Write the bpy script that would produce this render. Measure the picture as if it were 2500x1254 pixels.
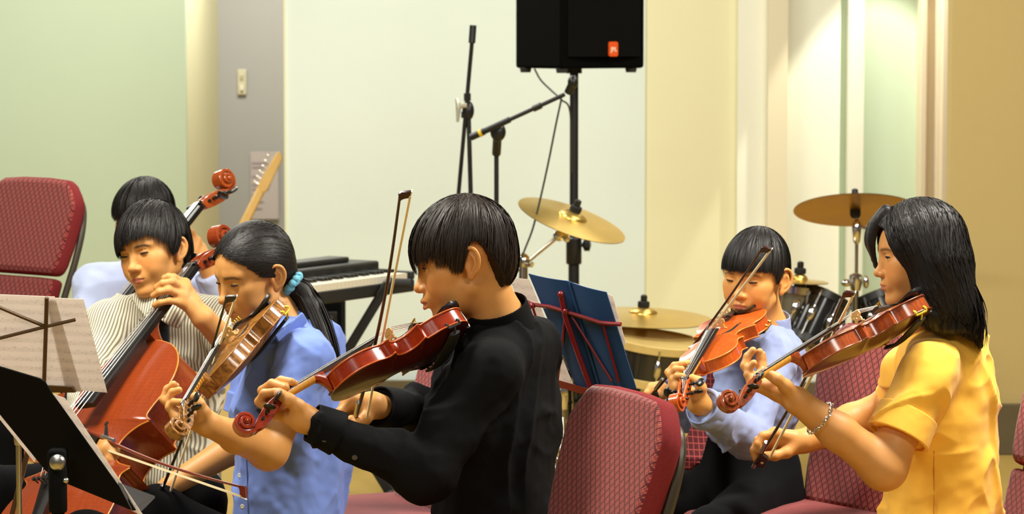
import bpy, math, random
import numpy as np
from mathutils import Vector, Matrix
random.seed(7); rng = np.random.default_rng(7)
scene = bpy.context.scene
for o in list(bpy.data.objects): bpy.data.objects.remove(o, do_unlink=True)
COL = scene.collection
# ------------------------------------------------------------------ camera
FPX = 7000.0; CX, CY = 1250.0, 627.0
PITCH = math.atan(527.0 / FPX)
CAM = np.array([0.0, 0.0, 1.62])
FW = np.array([0.0, math.cos(PITCH), -math.sin(PITCH)]); RT = np.array([1.0, 0, 0]); UP = np.array([0.0, math.sin(PITCH), math.cos(PITCH)])
cam_data = bpy.data.cameras.new('camera'); cam_obj = bpy.data.objects.new('camera', cam_data); COL.objects.link(cam_obj)
cam_obj.location = CAM; cam_obj.rotation_euler = (math.pi / 2 - PITCH, 0, 0)
cam_data.sensor_width = 36.0; cam_data.lens = FPX / 2500.0 * 36.0
cam_data.clip_start = 0.1; cam_data.clip_end = 60
cam_data.dof.use_dof = True; cam_data.dof.focus_distance = 6.2; cam_data.dof.aperture_fstop = 9.0
scene.camera = cam_obj
# ------------------------------------------------------------------ light and exposure
world = bpy.data.worlds.new('room_air'); scene.world = world; world.use_nodes = True
world.node_tree.nodes['Background'].inputs[0].default_value = (1.0, 0.955, 0.85, 1)
world.node_tree.nodes['Background'].inputs[1].default_value = 0.09
scene.view_settings.view_transform = 'Standard'; scene.view_settings.look = 'None'
scene.view_settings.exposure = 0.0; scene.view_settings.gamma = 1.0; scene.view_settings.use_curve_mapping = False
def area_light(name, loc, size, energy, color=(1.0, 0.955, 0.85), target=None, spread=180):
    ld = bpy.data.lights.new(name, 'AREA'); ld.shape = 'RECTANGLE'; ld.size, ld.size_y = size; ld.energy = energy; ld.color = color; ld.spread = math.radians(spread)
    o = bpy.data.objects.new(name, ld); COL.objects.link(o); o.location = loc
    if target is not None:
        o.rotation_euler = (Vector(target) - Vector(loc)).to_track_quat('-Z', 'Y').to_euler()
    return o
for (x, y, e) in ((-1.6, 3.4, 58), (1.6, 3.4, 62), (-1.5, 6.4, 125), (1.7, 6.4, 170), (1.6, 9.6, 48), (-1.6, 9.4, 50), (-.8, 11.3, 60), (1.0, 11.7, 17)):  # last one is an unseen lamp added to brighten the right back wall
    area_light('unseen_ceiling_light', (x, y, 3.0), (1.2, 0.6), e)
area_light('unseen_ceiling_light', (-2.6, 13.6, 3.0), (0.9, 0.6), 62)
area_light('unseen_ceiling_light', (-1.35, 15.4, 3.0), (0.9, 0.9), 110)  # unseen lamp added to brighten the alcove and its return wall
def spot(name, loc, target, energy, angle, blend, color=(1, .96, .82), r=.03):
    ld = bpy.data.lights.new(name, 'SPOT'); ld.energy = energy; ld.spot_size = math.radians(angle); ld.spot_blend = blend; ld.color = color; ld.shadow_soft_size = r
    o = bpy.data.objects.new(name, ld); COL.objects.link(o); o.location = loc
    o.rotation_euler = (Vector(target) - Vector(loc)).to_track_quat('-Z', 'Y').to_euler(); return o
spot('ceiling_spot_light', (1.62, 12.48, 2.66), (1.62, 12.48, 0.0), 130, 51, 0.06)
# ------------------------------------------------------------------ placing helpers
def W(px, py, d):
    return CAM + d * (FW + (px - CX) / FPX * RT - (py - CY) / FPX * UP)
def WY(px, py, y):
    dirv = FW + (px - CX) / FPX * RT - (py - CY) / FPX * UP
    return CAM + dirv * (y / dirv[1])
def unit(v): v = np.asarray(v, float); return v / max(np.linalg.norm(v), 1e-12)
def frame_xz(x, z):
    x = unit(x); z = np.asarray(z, float); z = unit(z - z @ x * x); return np.stack([x, np.cross(z, x), z], 1)
def frame_zx(z, x):
    z = unit(z); x = np.asarray(x, float); x = unit(x - x @ z * z); return np.stack([x, np.cross(z, x), z], 1)
def frame_yz(y, z):
    y = unit(y); z = np.asarray(z, float); z = unit(z - z @ y * y); return np.stack([np.cross(y, z), y, z], 1)
def rotz(a): c, s = math.cos(a), math.sin(a); return np.array([[c, -s, 0], [s, c, 0], [0, 0, 1.0]])
def rotx(a): c, s = math.cos(a), math.sin(a); return np.array([[1.0, 0, 0], [0, c, -s], [0, s, c]])
def roty(a): c, s = math.cos(a), math.sin(a); return np.array([[c, 0, s], [0, 1.0, 0], [-s, 0, c]])
def mat4(R, t, s=1.0):
    M = Matrix.Identity(4)
    for i in range(3):
        for j in range(3): M[i][j] = float(R[i][j]) * s
        M[i][3] = float(t[i])
    return M
def catmull(P, n=8):
    P = np.asarray(P, float); Q = np.vstack([2 * P[0] - P[1], P, 2 * P[-1] - P[-2]]); out = []
    for i in range(1, len(Q) - 2):
        p0, p1, p2, p3 = Q[i - 1], Q[i], Q[i + 1], Q[i + 2]
        for k in range(n):
            t = k / n
            out.append(.5 * (2 * p1 + (p2 - p0) * t + (2 * p0 - 5 * p1 + 4 * p2 - p3) * t * t + (3 * p1 - p0 - 3 * p2 + p3) * t ** 3))
    out.append(Q[-2]); return np.array(out)
# ------------------------------------------------------------------ objects and tags
def tag(o, label=None, cat=None, group=None, kind=None):
    if label: o['label'] = label
    if cat: o['category'] = cat
    if group: o['group'] = group
    if kind: o['kind'] = kind
    return o
def empty(name, loc=(0, 0, 0), label=None, cat=None, group=None, M=None):
    o = bpy.data.objects.new(name, None); COL.objects.link(o); o.empty_display_size = .05
    if M is not None: o.matrix_world = M
    else: o.matrix_world = Matrix.Translation([float(v) for v in loc])
    return tag(o, label, cat, group)
def wloc(o):
    t = np.zeros(3)
    while o is not None: t = t + np.array(o.location); o = o.parent
    return t
class MB:
    def __init__(s): s.v = []; s.f = []; s.n = 0
    def add(s, v, f):
        v = np.asarray(v, float); s.v.append(v); b = s.n; s.f += [tuple(i + b for i in q) for q in f]; s.n += len(v); return s
    def box(s, c, size, R=None):
        h = np.asarray(size, float) / 2
        v = np.array([[x, y, z] for x in (-1, 1) for y in (-1, 1) for z in (-1, 1)]) * h
        if R is not None: v = v @ np.asarray(R).T
        return s.add(v + np.asarray(c), [(0, 1, 3, 2), (4, 6, 7, 5), (0, 4, 5, 1), (2, 3, 7, 6), (0, 2, 6, 4), (1, 5, 7, 3)])
    def tube(s, P, r, n=10, caps=True, closed=False, flat=None):
        P = np.asarray(P, float); m = len(P); r = np.broadcast_to(np.asarray(r, float), (m,))
        T = np.gradient(P, axis=0)
        if closed: T = np.roll(P, -1, 0) - np.roll(P, 1, 0)
        T /= np.linalg.norm(T, axis=1)[:, None] + 1e-12
        a = np.array([0, 0, 1.0]) if flat is None else np.asarray(flat, float)
        if flat is None and abs(T[0] @ a) > .9: a = np.array([1.0, 0, 0])
        u = unit(a - a @ T[0] * T[0]); V = []
        ang = np.arange(n) * 2 * math.pi / n
        for i in range(m):
            u = unit(u - u @ T[i] * T[i]); w = np.cross(T[i], u)
            V.append(P[i] + r[i] * (np.cos(ang)[:, None] * u + np.sin(ang)[:, None] * w))
        V = np.concatenate(V); f = []
        for i in range(m if closed else m - 1):
            j = (i + 1) % m
            for k in range(n):
                l = (k + 1) % n; f.append((i * n + k, i * n + l, j * n + l, j * n + k))
        if caps and not closed:
            f.append(tuple(range(n))[::-1]); f.append(tuple((m - 1) * n + k for k in range(n)))
        return s.add(V, f)
    def sweep(s, secs, closed_sec=True, caps=True):
        secs = np.asarray(secs, float); m, n = secs.shape[:2]; f = []
        for i in range(m - 1):
            for k in range(n if closed_sec else n - 1):
                l = (k + 1) % n; f.append((i * n + k, i * n + l, (i + 1) * n + l, (i + 1) * n + k))
        if caps and closed_sec:
            f.append(tuple(range(n))[::-1]); f.append(tuple((m - 1) * n + k for k in range(n)))
        return s.add(secs.reshape(-1, 3), f)
    def lathe(s, prof, n=32, c=(0, 0, 0), R=None):
        a = np.arange(n) * 2 * math.pi / n; V = []; f = []; m = len(prof)
        for r, z in prof: V.append(np.stack([r * np.cos(a), r * np.sin(a), np.full(n, z)], 1))
        V = np.concatenate(V)
        if R is not None: V = V @ np.asarray(R).T
        V = V + np.asarray(c)
        for i in range(m - 1):
            for k in range(n):
                l = (k + 1) % n; f.append((i * n + k, i * n + l, (i + 1) * n + l, (i + 1) * n + k))
        f.append(tuple(range(n))[::-1]); f.append(tuple((m - 1) * n + k for k in range(n)))
        return s.add(V, f)
    def ell(s, c, r, R=None, n=16, m=10):
        th = np.linspace(0, math.pi, m + 1); prof = [(max(math.sin(t), 1e-4), -math.cos(t)) for t in th]
        t = MB().lathe(prof, n); v = t.v[0] * np.asarray(r)
        if R is not None: v = v @ np.asarray(R).T
        return s.add(v + np.asarray(c), t.f)
    def prism(s, poly, d0, d1, M):
        # poly: 2D points; M: 3x3 frame (columns a,b,c) -> world = a*u+b*v+c*d
        poly = np.asarray(poly, float); n = len(poly); M = np.asarray(M, float)
        v = np.vstack([np.c_[poly, np.full(n, d0)], np.c_[poly, np.full(n, d1)]]) @ M.T
        f = [tuple(range(n))[::-1], tuple(range(n, 2 * n))] + [(i, (i + 1) % n, n + (i + 1) % n, n + i) for i in range(n)]
        return s.add(v, f)
    def shift(s, t, R=None):
        s.v = [(v if R is None else v @ np.asarray(R).T) + np.asarray(t) for v in s.v]; return s
    def build(s, name, mat, parent=None, smooth=True, angle=35, bevel=0, seg=2, rel=True, sub=0):
        v = np.concatenate(s.v)
        if parent is not None and rel: v = v - wloc(parent)
        me = bpy.data.meshes.new(name); me.from_pydata(v.tolist(), [], s.f); me.validate()
        me.materials.append(mat)
        import bmesh
        bm = bmesh.new(); bm.from_mesh(me); bmesh.ops.recalc_face_normals(bm, faces=bm.faces); bm.to_mesh(me); bm.free()
        if smooth:
            me.polygons.foreach_set('use_smooth', [True] * len(me.polygons))
            if angle < 180: me.set_sharp_from_angle(angle=math.radians(angle))
        o = bpy.data.objects.new(name, me); COL.objects.link(o)
        if parent is not None: o.parent = parent
        if bevel:
            b = o.modifiers.new('bevel', 'BEVEL'); b.width = bevel; b.segments = seg; b.limit_method = 'ANGLE'; b.angle_limit = math.radians(40)
        if sub:
            q = o.modifiers.new('sub', 'SUBSURF'); q.levels = sub; q.render_levels = sub
        return o
def curve_mesh(name, splines, extrude, mat, parent, M=None):
    cu = bpy.data.curves.new(name, 'CURVE'); cu.dimensions = '2D'; cu.fill_mode = 'BOTH'; cu.extrude = extrude
    for pts in splines:
        sp = cu.splines.new('POLY'); sp.points.add(len(pts) - 1); sp.use_cyclic_u = True
        for i, p in enumerate(pts): sp.points[i].co = (p[0], p[1], 0, 1)
    return _curve_to_obj(name, cu, mat, parent, M)
def text_mesh(name, body, size, extrude, mat, parent, M=None, bold=0.0):
    cu = bpy.data.curves.new(name, 'FONT'); cu.body = body; cu.size = size; cu.extrude = extrude; cu.align_x = 'CENTER'; cu.align_y = 'CENTER'; cu.offset = bold
    return _curve_to_obj(name, cu, mat, parent, M)
def _curve_to_obj(name, cu, mat, parent, M):
    tmp = bpy.data.objects.new('tmp_curve', cu); COL.objects.link(tmp)
    dg = bpy.context.evaluated_depsgraph_get(); dg.update()
    me = bpy.data.meshes.new_from_object(tmp.evaluated_get(dg)); bpy.data.objects.remove(tmp); bpy.data.curves.remove(cu)
    if M is not None: me.transform(M)
    me.materials.clear(); me.materials.append(mat); me.name = name
    o = bpy.data.objects.new(name, me); COL.objects.link(o)
    if parent is not None: o.parent = parent
    return o
def copy_tree(o, parent=None):
    c = o.copy(); COL.objects.link(c)
    if parent is not None: c.parent = parent
    for ch in o.children: copy_tree(ch, c)
    return c
# ------------------------------------------------------------------ materials
def srgb(r, g, b):
    f = lambda c: (c / 255 / 12.92) if c / 255 <= .04045 else ((c / 255 + .055) / 1.055) ** 2.4
    return (f(r), f(g), f(b), 1.0)
def mat(name, col, rough=.5, metal=0, spec=.5, noise=0, nscale=20, bump=0, bscale=60, coat=0, sss=0, stretch=None, sheen=0):
    m = bpy.data.materials.new(name); m.use_nodes = True; nt = m.node_tree; b = nt.nodes['Principled BSDF']
    b.inputs['Base Color'].default_value = col; b.inputs['Roughness'].default_value = rough; b.inputs['Metallic'].default_value = metal
    b.inputs['Specular IOR Level'].default_value = spec; b.inputs['Coat Weight'].default_value = coat; b.inputs['Coat Roughness'].default_value = .12
    if sheen: b.inputs['Sheen Weight'].default_value = sheen
    if sss:
        b.inputs['Subsurface Weight'].default_value = sss; b.inputs['Subsurface Radius'].default_value = (1, .35, .2); b.inputs['Subsurface Scale'].default_value = .006
    tc = nt.nodes.new('ShaderNodeTexCoord'); src = tc.outputs['Object']
    if stretch:
        mp = nt.nodes.new('ShaderNodeMapping'); mp.inputs['Scale'].default_value = stretch; nt.links.new(src, mp.inputs[0]); src = mp.outputs[0]
    if noise:
        n = nt.nodes.new('ShaderNodeTexNoise'); n.inputs['Scale'].default_value = nscale; n.inputs['Detail'].default_value = 5; nt.links.new(src, n.inputs['Vector'])
        mx = nt.nodes.new('ShaderNodeMix'); mx.data_type = 'RGBA'; mx.inputs[6].default_value = tuple(c * (1 - noise) for c in col[:3]) + (1,); mx.inputs[7].default_value = tuple(min(1, c * (1 + noise)) for c in col[:3]) + (1,)
        nt.links.new(n.outputs['Fac'], mx.inputs[0]); nt.links.new(mx.outputs[2], b.inputs['Base Color'])
    if bump:
        n = nt.nodes.new('ShaderNodeTexNoise'); n.inputs['Scale'].default_value = bscale; n.inputs['Detail'].default_value = 4; nt.links.new(src, n.inputs['Vector'])
        bp = nt.nodes.new('ShaderNodeBump'); bp.inputs['Strength'].default_value = bump; bp.inputs['Distance'].default_value = .002; nt.links.new(n.outputs['Fac'], bp.inputs['Height']); nt.links.new(bp.outputs[0], b.inputs['Normal'])
    return m
BLACKM = mat('black_metal', (.012, .012, .012, 1), .45, spec=.4, noise=.1)
BLACKP = mat('black_plastic', (.010, .010, .010, 1), .35)
CHROME = mat('chrome', (.75, .73, .70, 1), .14, 1.0)
STEEL = mat('steel', (.55, .53, .5, 1), .3, 1.0, noise=.08)
EBONY = mat('ebony', (.010, .009, .008, 1), .28, noise=.2)
PAPER = mat('sheet_paper', srgb(225, 212, 205), .8, noise=.02, nscale=8)
RUBBER = mat('rubber', (.02, .02, .02, 1), .8)
# ================================================================== ROOM
def carpet():
    m = mat('carpet', srgb(164, 136, 64), .95, noise=.18, nscale=90, bump=.5, bscale=400); return m
def plaster(name, c, n=.02): return mat(name, srgb(*c), .75, noise=n, nscale=3, bump=.08, bscale=120)
M_MINT = plaster('mint_plaster', (200, 218, 192)); M_CREAM = plaster('cream_plaster', (234, 230, 188)); M_GREY = plaster('grey_plaster', (150, 150, 148))
M_WHITE = plaster('white_plaster', (226, 238, 228)); M_TAN = plaster('tan_plaster', (196, 173, 112)); M_TRIM = mat('trim_paint', srgb(236, 222, 194), .5, noise=.02)
M_PALE = plaster('pale_panel', (240, 241, 222)); M_PINK = plaster('peach_panel', (228, 219, 188)); M_BASE = mat('baseboard_paint', srgb(96, 84, 56), .6, noise=.1)
def struct(o): o['kind'] = 'structure'; return o
fl = MB().box((0, 8, -.05), (24, 30, .1)); struct(fl.build('floor', carpet(), smooth=False))
WH = 3.4
def wall(name, p0, y0, p1, y1, material, th=.12, z0=0.0, z1=WH, bev=0):
    a = np.array([(p0 - CX) / FPX * y0, y0]); b = np.array([(p1 - CX) / FPX * y1, y1])
    d = unit(b - a); n = np.array([-d[1], d[0]])
    if n[1] < 0: n = -n
    q = [a, b, b + n * th, a + n * th]
    m = MB(); v = [(x, y, z) for z in (z0, z1) for (x, y) in q]
    m.add(v, [(0, 1, 2, 3), (4, 7, 6, 5), (0, 4, 5, 1), (1, 5, 6, 2), (2, 6, 7, 3), (3, 7, 4, 0)])
    return struct(m.build(name, material, smooth=False, bevel=bev))
wall('wall_left', -900, 15.3, 455, 15.3, M_MINT, th=.1)
wall('wall_left_return', 456, 15.32, 534, 16.95, M_CREAM, th=.05)
wall('wall_alcove', 520, 16.95, 760, 16.95, M_GREY)
wall('wall_back', 697, 13.0, 1575, 12.92, M_WHITE, th=.14)
wall('wall_back_edge', 694, 12.99, 698, 12.99, M_CREAM, th=.16)
wall('wall_back_cream', 1575, 12.93, 1800, 12.90, M_CREAM)
wall('wall_back_pale', 1800, 12.86, 1875, 12.86, M_PALE)
wall('wall_back_pilaster', 1874, 12.80, 1922, 12.80, M_PINK, th=.2)
wall('wall_back_panel', 1921, 12.88, 2050, 12.88, M_PALE)
wall('wall_back_groove', 2048, 12.92, 2072, 12.92, M_MINT)
wall('trim_1', 2070, 12.82, 2108, 12.82, M_PALE, th=.2)
wall('wall_back_mint', 2106, 12.88, 2250, 12.88, M_MINT)
wall('trim_2', 2246, 12.74, 2262, 12.74, M_TRIM, th=.25, bev=.006)
wall('trim_3', 2260, 12.80, 2288, 12.80, M_TRIM, th=.2)
wall('trim_4', 2285, 12.72, 2300, 12.72, M_TRIM, th=.25, bev=.006)
wall('trim_5', 2298, 12.70, 2335, 12.70, M_TRIM, th=.25, bev=.006)
wall('wall_right', 2322, 11.2, 3300, 11.2, M_TAN)
wall('baseboard_right', 2321, 11.17, 3300, 11.17, M_BASE, th=.03, z1=.20, bev=.004)
wall('baseboard_back', 700, 12.90, 2250, 12.80, M_BASE, th=.03, z1=.09, bev=.004)
# light switch on the grey alcove wall
sw_c = WY(591, 200, 16.94)
sw = empty('light_switch', sw_c, 'small beige light switch on the grey wall', 'light switch')
M_PLATE = mat('switch_plate', srgb(188, 182, 156), .45)
MB().box(sw_c + np.array([0, -.006, 0]), (.052, .012, .15)).build('cover_plate', M_PLATE, sw, bevel=.004)
MB().box(sw_c + np.array([0, -.016, .03]), (.018, .014, .035), rotx(.3)).build('toggle', M_PLATE, sw, bevel=.002)
MB().box(sw_c + np.array([0, -.016, -.035]), (.018, .014, .035), rotx(-.3)).build('toggle', M_PLATE, sw, bevel=.002)
# paper notice
nt_c = WY(646, 452, 16.93)
nt = empty('paper_notice', nt_c, 'pale lavender paper notice with printed lines on the grey wall', 'notice')
MB().box(nt_c, (.165, .003, .40)).build('sheet', mat('lavender_paper', srgb(172, 163, 162), .8, noise=.03), nt)
M_INK = mat('faded_ink', srgb(138, 126, 132), .8)
for k, (wd, zz) in enumerate(((.1, .13), (.09, .105), (.05, .05), (.11, .0), (.10, -.025), (.05, -.06), (.07, -.1), (.06, -.14))):
    MB().box(nt_c + np.array([-.075 + wd / 2, -.0025, zz]), (wd, .002, .011)).build('printed_line', M_INK, nt)
# ================================================================== BACKGROUND GEAR
def rr(w, h, r, n=5):
    P = []
    for cx, cy, a0 in ((w - r, h - r, 0), (-w + r, h - r, 90), (-w + r, -h + r, 180), (w - r, -h + r, 270)):
        for k in range(n + 1):
            a = math.radians(a0 + 90 * k / n); P.append((cx + r * math.cos(a), cy + r * math.sin(a)))
    return P
# loudspeaker on pole
SPD = 10.65; th = math.radians(41)
N = W(1370, 168, SPD); fx = np.array([math.cos(th), math.sin(th), 0]); sx = np.array([-math.sin(th), math.cos(th), 0]); zz = np.array([0, 0, 1.0])
SW_, SD_, SH_ = .43, .33, .64
spk = empty('loudspeaker', N + fx * SW_ / 2 + sx * SD_ / 2, 'black loudspeaker cabinet raised on a pole by the back wall', 'loudspeaker')
SFR = np.stack([fx, sx, zz], 1)
CABM = mat('speaker_carpet', (.0032, .0032, .003, 1), .95, spec=.04, noise=.3, nscale=300, bump=.4, bscale=500)
m = MB(); poly = [(0, 0), (SW_, 0), (SW_ - .06, SD_), (.06, SD_)]
m.prism(poly, 0, SH_, SFR); m.shift(N); m.build('cabinet', CABM, spk, bevel=.012, seg=3)
GR = mat('speaker_grille', (.0042, .004, .0037, 1), .8, spec=.08, noise=.3, nscale=250, bump=.8, bscale=700)
secs = []
for k in range(13):
    t = k / 12; u = .03 + (SW_ - .06) * t; dpt = -.006 - .022 * math.sin(math.pi * t)
    secs.append([N + fx * u + sx * (dpt) + zz * .045, N + fx * u + sx * (dpt) + zz * (SH_ - .03), N + fx * u + sx * .004 + zz * (SH_ - .03), N + fx * u + sx * .004 + zz * .045])
MB().sweep(secs).build('grille', GR, spk)
bd = N + fx * .232 + sx * (-.034) + zz * .073
BR_ = np.stack([fx, zz, -sx], 1)
badge = curve_mesh('badge', [[(x, y) for x, y in rr(.0225, .0275, .008)]], .003, mat('orange_badge', srgb(240, 92, 30), .4), spk, mat4(BR_, bd - np.array(spk.location)))
text_mesh('badge_lettering', 'JBL', .022, .001, mat('badge_white', srgb(250, 220, 190), .5), badge, mat4(BR_, bd - np.array(spk.location) - sx * .0042 - zz * .002), .0008)
for u, v in ((.03, .03), (SW_ - .045, .03), (.07, SD_ - .05)):
    MB().lathe([(.019, -.016), (.022, -.004), (.022, .003)], 12, N + fx * u + sx * v).build('rubber_foot', RUBBER, spk)
MB().lathe([(.03, -.02), (.03, .002)], 16, N + fx * SW_ / 2 + sx * SD_ / 2).build('pole_socket', BLACKM, spk)
PC = N + fx * SW_ / 2 + sx * SD_ / 2
st = empty('speaker_stand', (PC[0], PC[1], 0), 'black tripod pole stand carrying the loudspeaker', 'speaker stand')
MB().tube([PC + zz * -.02, (PC[0], PC[1], .82)], .0165, 16).build('inner_pole', BLACKM, st)
MB().tube([(PC[0], PC[1], .86), (PC[0], PC[1], .12)], .021, 16).build('outer_pole', BLACKM, st)
zc = W(1402, 600, 10.9)[2]
MB().lathe([(.027, -.055), (.03, -.05), (.03, .045), (.024, .05)], 18, (PC[0], PC[1], zc - .02)).build('collar', BLACKP, st, bevel=.002)
kb = MB().tube([(PC[0] + .02, PC[1] - .01, zc), (PC[0] + .05, PC[1] - .01, zc)], .008, 8); kb.lathe([(.006, -.02), (.024, -.012), (.024, .008), (.004, .014)], 10, (PC[0] + .052, PC[1] - .01, zc), roty(math.pi / 2)); kb.build('clamp_knob', BLACKP, st)
for a in (20, 140, 260):
    r_ = math.radians(a); e = np.array([math.cos(r_), math.sin(r_), 0])
    b = np.array([PC[0], PC[1], .62]); f_ = np.array([PC[0], PC[1], .015]) + e * .55
    MB().tube([b + e * .02, f_], .011, 10).build('leg', BLACKM, st)
    MB().tube([np.array([PC[0], PC[1], .2]), b + (f_ - b) * .55], .007, 8).build('brace', BLACKM, st)
# hanging cables
CABLE = mat('cable', (.03, .028, .02, 1), .6)
q = [W(1305, 168, 10.8), W(1320, 195, 10.78), W(1345, 220, 10.75), W(1370, 243, 10.7), W(1392, 274, 10.75), W(1395, 420, 10.82)]
o = MB().tube(catmull(q, 6), .0035, 8).build('speaker_cable', CABLE); tag(o, 'thin dark cable dropping from under the loudspeaker to its pole', 'cable')
q = [W(1371, 240, 10.0), W(1358, 300, 10.0), W(1338, 400, 10.02), W(1318, 490, 10.05), W(1300, 560, 10.05), W(1280, 612, 10.05), W(1272, 640, 10.05), W(1262, 800, 10.05)]
o = MB().tube(catmull(q, 6), .0035, 8).build('microphone_cable', CABLE); tag(o, 'thin grey cable hanging from the microphone boom past the crash cymbal', 'cable')
# microphone stands
def mic_foot(root, x, y, legs=(10, 130, 250)):
    for a in legs:
        r_ = math.radians(a); MB().tube([(x, y, .1), (x + .33 * math.cos(r_), y + .33 * math.sin(r_), .015)], .008, 8).build('leg', BLACKM, root)
ms = W(1212, 345, 10.2); r0 = empty('microphone_stand', (ms[0], ms[1], 0), 'black microphone stand with a slanted boom and yellow tape band', 'microphone stand')
MB().tube([ms, (ms[0], ms[1], 1.0)], .0085, 10).build('upper_pole', BLACKM, r0)
MB().tube([(ms[0], ms[1], 1.02), (ms[0], ms[1], .1)], .011, 10).build('lower_pole', BLACKM, r0)
MB().lathe([(.0105, -.012), (.0105, .012)], 12, W(1211, 372, 10.2)).build('brass_ring', mat('brass_ring', srgb(200, 160, 70), .3, .8), r0)
b0, b1 = W(1150, 335, 10.1), W(1388, 226, 10.0)
MB().tube([b0, b0 + (b1 - b0) * .96], .0075, 10).build('boom_arm', BLACKM, r0)
MB().tube([b0, b0 + (b1 - b0) * .14], .0125, 12).build('counterweight', BLACKP, r0)
MB().tube([b0 + (b1 - b0) * .085, b0 + (b1 - b0) * .115], .0135, 12).build('tape_band', mat('yellow_tape', srgb(225, 190, 30), .5), r0)
MB().tube([b0 + (b1 - b0) * .15, b0 + (b1 - b0) * .40], .011, 12).build('boom_sleeve', BLACKM, r0)
MB().tube([b0 + (b1 - b0) * .64, b0 + (b1 - b0) * .72], .012, 12).build('boom_lock', BLACKP, r0)
cl = MB(); cl.ell(W(1216, 322, 10.12), (.028, .022, .034)); cl.tube([W(1214, 340, 10.15), W(1212, 375, 10.2)], .016, 12); cl.build('swivel_clamp', BLACKP, r0)
cl = MB(); cl.tube([b1, W(1398, 204, 9.98)], .016, 12); cl.ell(W(1399, 200, 9.98), (.019, .019, .024)); cl.build('microphone_clip', BLACKP, r0)
mic_foot(r0, ms[0], ms[1])
m2 = W(1142, 275, 10.4); r1 = empty('microphone_stand', (m2[0], m2[1], 0), 'black microphone stand with its boom raised nearly upright and a pale wing nut', 'microphone stand')
MB().tube([W(1155, 62, 10.35), W(1152, 105, 10.35)], .0125, 12).build('counterweight', BLACKP, r1)
MB().tube([W(1153, 95, 10.35), W(1117, 500, 10.45)], .0075, 10).build('boom_arm', BLACKM, r1)
MB().tube([W(1144, 280, 10.4), (W(1151, 500, 10.4)[0], m2[1], .95)], .0085, 10).build('upper_pole', BLACKM, r1)
MB().tube([(W(1151, 500, 10.4)[0], m2[1], .97), (W(1151, 500, 10.4)[0], m2[1], .1)], .011, 10).build('lower_pole', BLACKM, r1)
cl = MB(); cl.tube([W(1141, 228, 10.4), W(1141, 246, 10.4)], .013, 12); cl.ell(W(1143, 270, 10.4), (.022, .02, .036)); cl.tube([W(1126, 280, 10.4), W(1145, 280, 10.4)], .012, 10); cl.build('swivel_clamp', BLACKP, r1)
wn = MB(); wn.tube([W(1140, 257, 10.38), W(1119, 259, 10.38)], .009, 10); wn.tube(catmull([W(1115, 240, 10.38), W(1119, 262, 10.38), W(1117, 298, 10.38)], 5), [.006, .007, .008, .009, .009, .010, .009, .008, .007, .006, .005], 10); wn.build('wing_nut', mat('nickel', srgb(225, 222, 200), .25, .6), r1)
mic_foot(r1, m2[0], m2[1], (40, 160, 280))
# ---------------------------------------------------------------- drum kit
def bronze(name, c): 
    m = mat(name, srgb(*c), .3, .85, noise=.12, nscale=14); nt_ = m.node_tree; b = nt_.nodes['Principled BSDF']
    tc = nt_.nodes.new('ShaderNodeTexCoord'); ln = nt_.nodes.new('ShaderNodeVectorMath'); ln.operation = 'LENGTH'; nt_.links.new(tc.outputs['Object'], ln.inputs[0])
    ml = nt_.nodes.new('ShaderNodeMath'); ml.operation = 'MULTIPLY'; ml.inputs[1].default_value = 900; nt_.links.new(ln.outputs['Value'], ml.inputs[0])
    sn = nt_.nodes.new('ShaderNodeMath'); sn.operation = 'SINE'; nt_.links.new(ml.outputs[0], sn.inputs[0])
    bp = nt_.nodes.new('ShaderNodeBump'); bp.inputs['Strength'].default_value = .25; bp.inputs['Distance'].default_value = .0006; nt_.links.new(sn.outputs[0], bp.inputs['Height']); nt_.links.new(bp.outputs[0], b.inputs['Normal'])
    return m
M_BRZ = bronze('cymbal_bronze', (222, 186, 98)); M_BRZ2 = bronze('shaded_bronze', (190, 140, 60))  # second bronze has the shade of a cymbal's underside put into its colour
FELT = mat('felt', (.012, .012, .012, 1), .9)
def cymbal(name, c, n, R, label, material, bell=.052, group='cymbals of the drum kit', n_up=None):
    M = mat4(frame_zx(n, (1, 0, 0)), c); o = empty(name, M=M, label=label, cat='cymbal', group=group)
    h = R * .13; pr = []
    for r in np.linspace(R, bell, 10): pr.append((r, h * .55 * (1 - (r / R) ** 1.6)))
    zb = pr[-1][1]
    for k in range(1, 7): a = k / 6 * math.pi / 2; pr.append((max(bell * math.cos(a), .006), zb + .022 * math.sin(a)))
    top = pr; bot = [(r, z - .0022) for r, z in pr][::-1]
    MB().lathe(top + bot, 64).build('cymbal_plate', material, o, rel=False, angle=60)
    MB().lathe([(.02, zb + .021), (.022, zb + .026), (.021, zb + .040), (.012, zb + .043)], 16).build('felt_washer', FELT, o, rel=False)
    MB().lathe([(.007, zb + .04), (.012, zb + .045), (.012, zb + .062), (.006, zb + .066)], 12).build('wing_nut', BLACKP, o, rel=False)
    MB().lathe([(.014, -.03), (.02, -.02), (.02, zb + .012), (.012, zb + .016)], 14).build('lower_felt', FELT, o, rel=False)
    return o
def tocam(u): return -FW * u
CR = W(1396, 537, 10.15); n_cr = unit(.33 * RT + .945 * UP) * .962 - FW * .27
cymbal('crash_cymbal', CR, n_cr, .2, 'tilted golden crash cymbal in front of the speaker pole', M_BRZ)
RC = W(2088, 512, 10.6); n_rc = UP * .968 + FW * .25 + RT * .01
cymbal('crash_cymbal', RC, n_rc, .228, 'gold cymbal with its shaded underside showing on a chrome stand', M_BRZ2)
RD = W(1570, 774, 10.3); n_rd = UP * .99 - FW * .13 + RT * .04
cymbal('ride_cymbal', RD, n_rd, .25, 'flat pale gold ride cymbal above the snare drum', M_BRZ)
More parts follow.
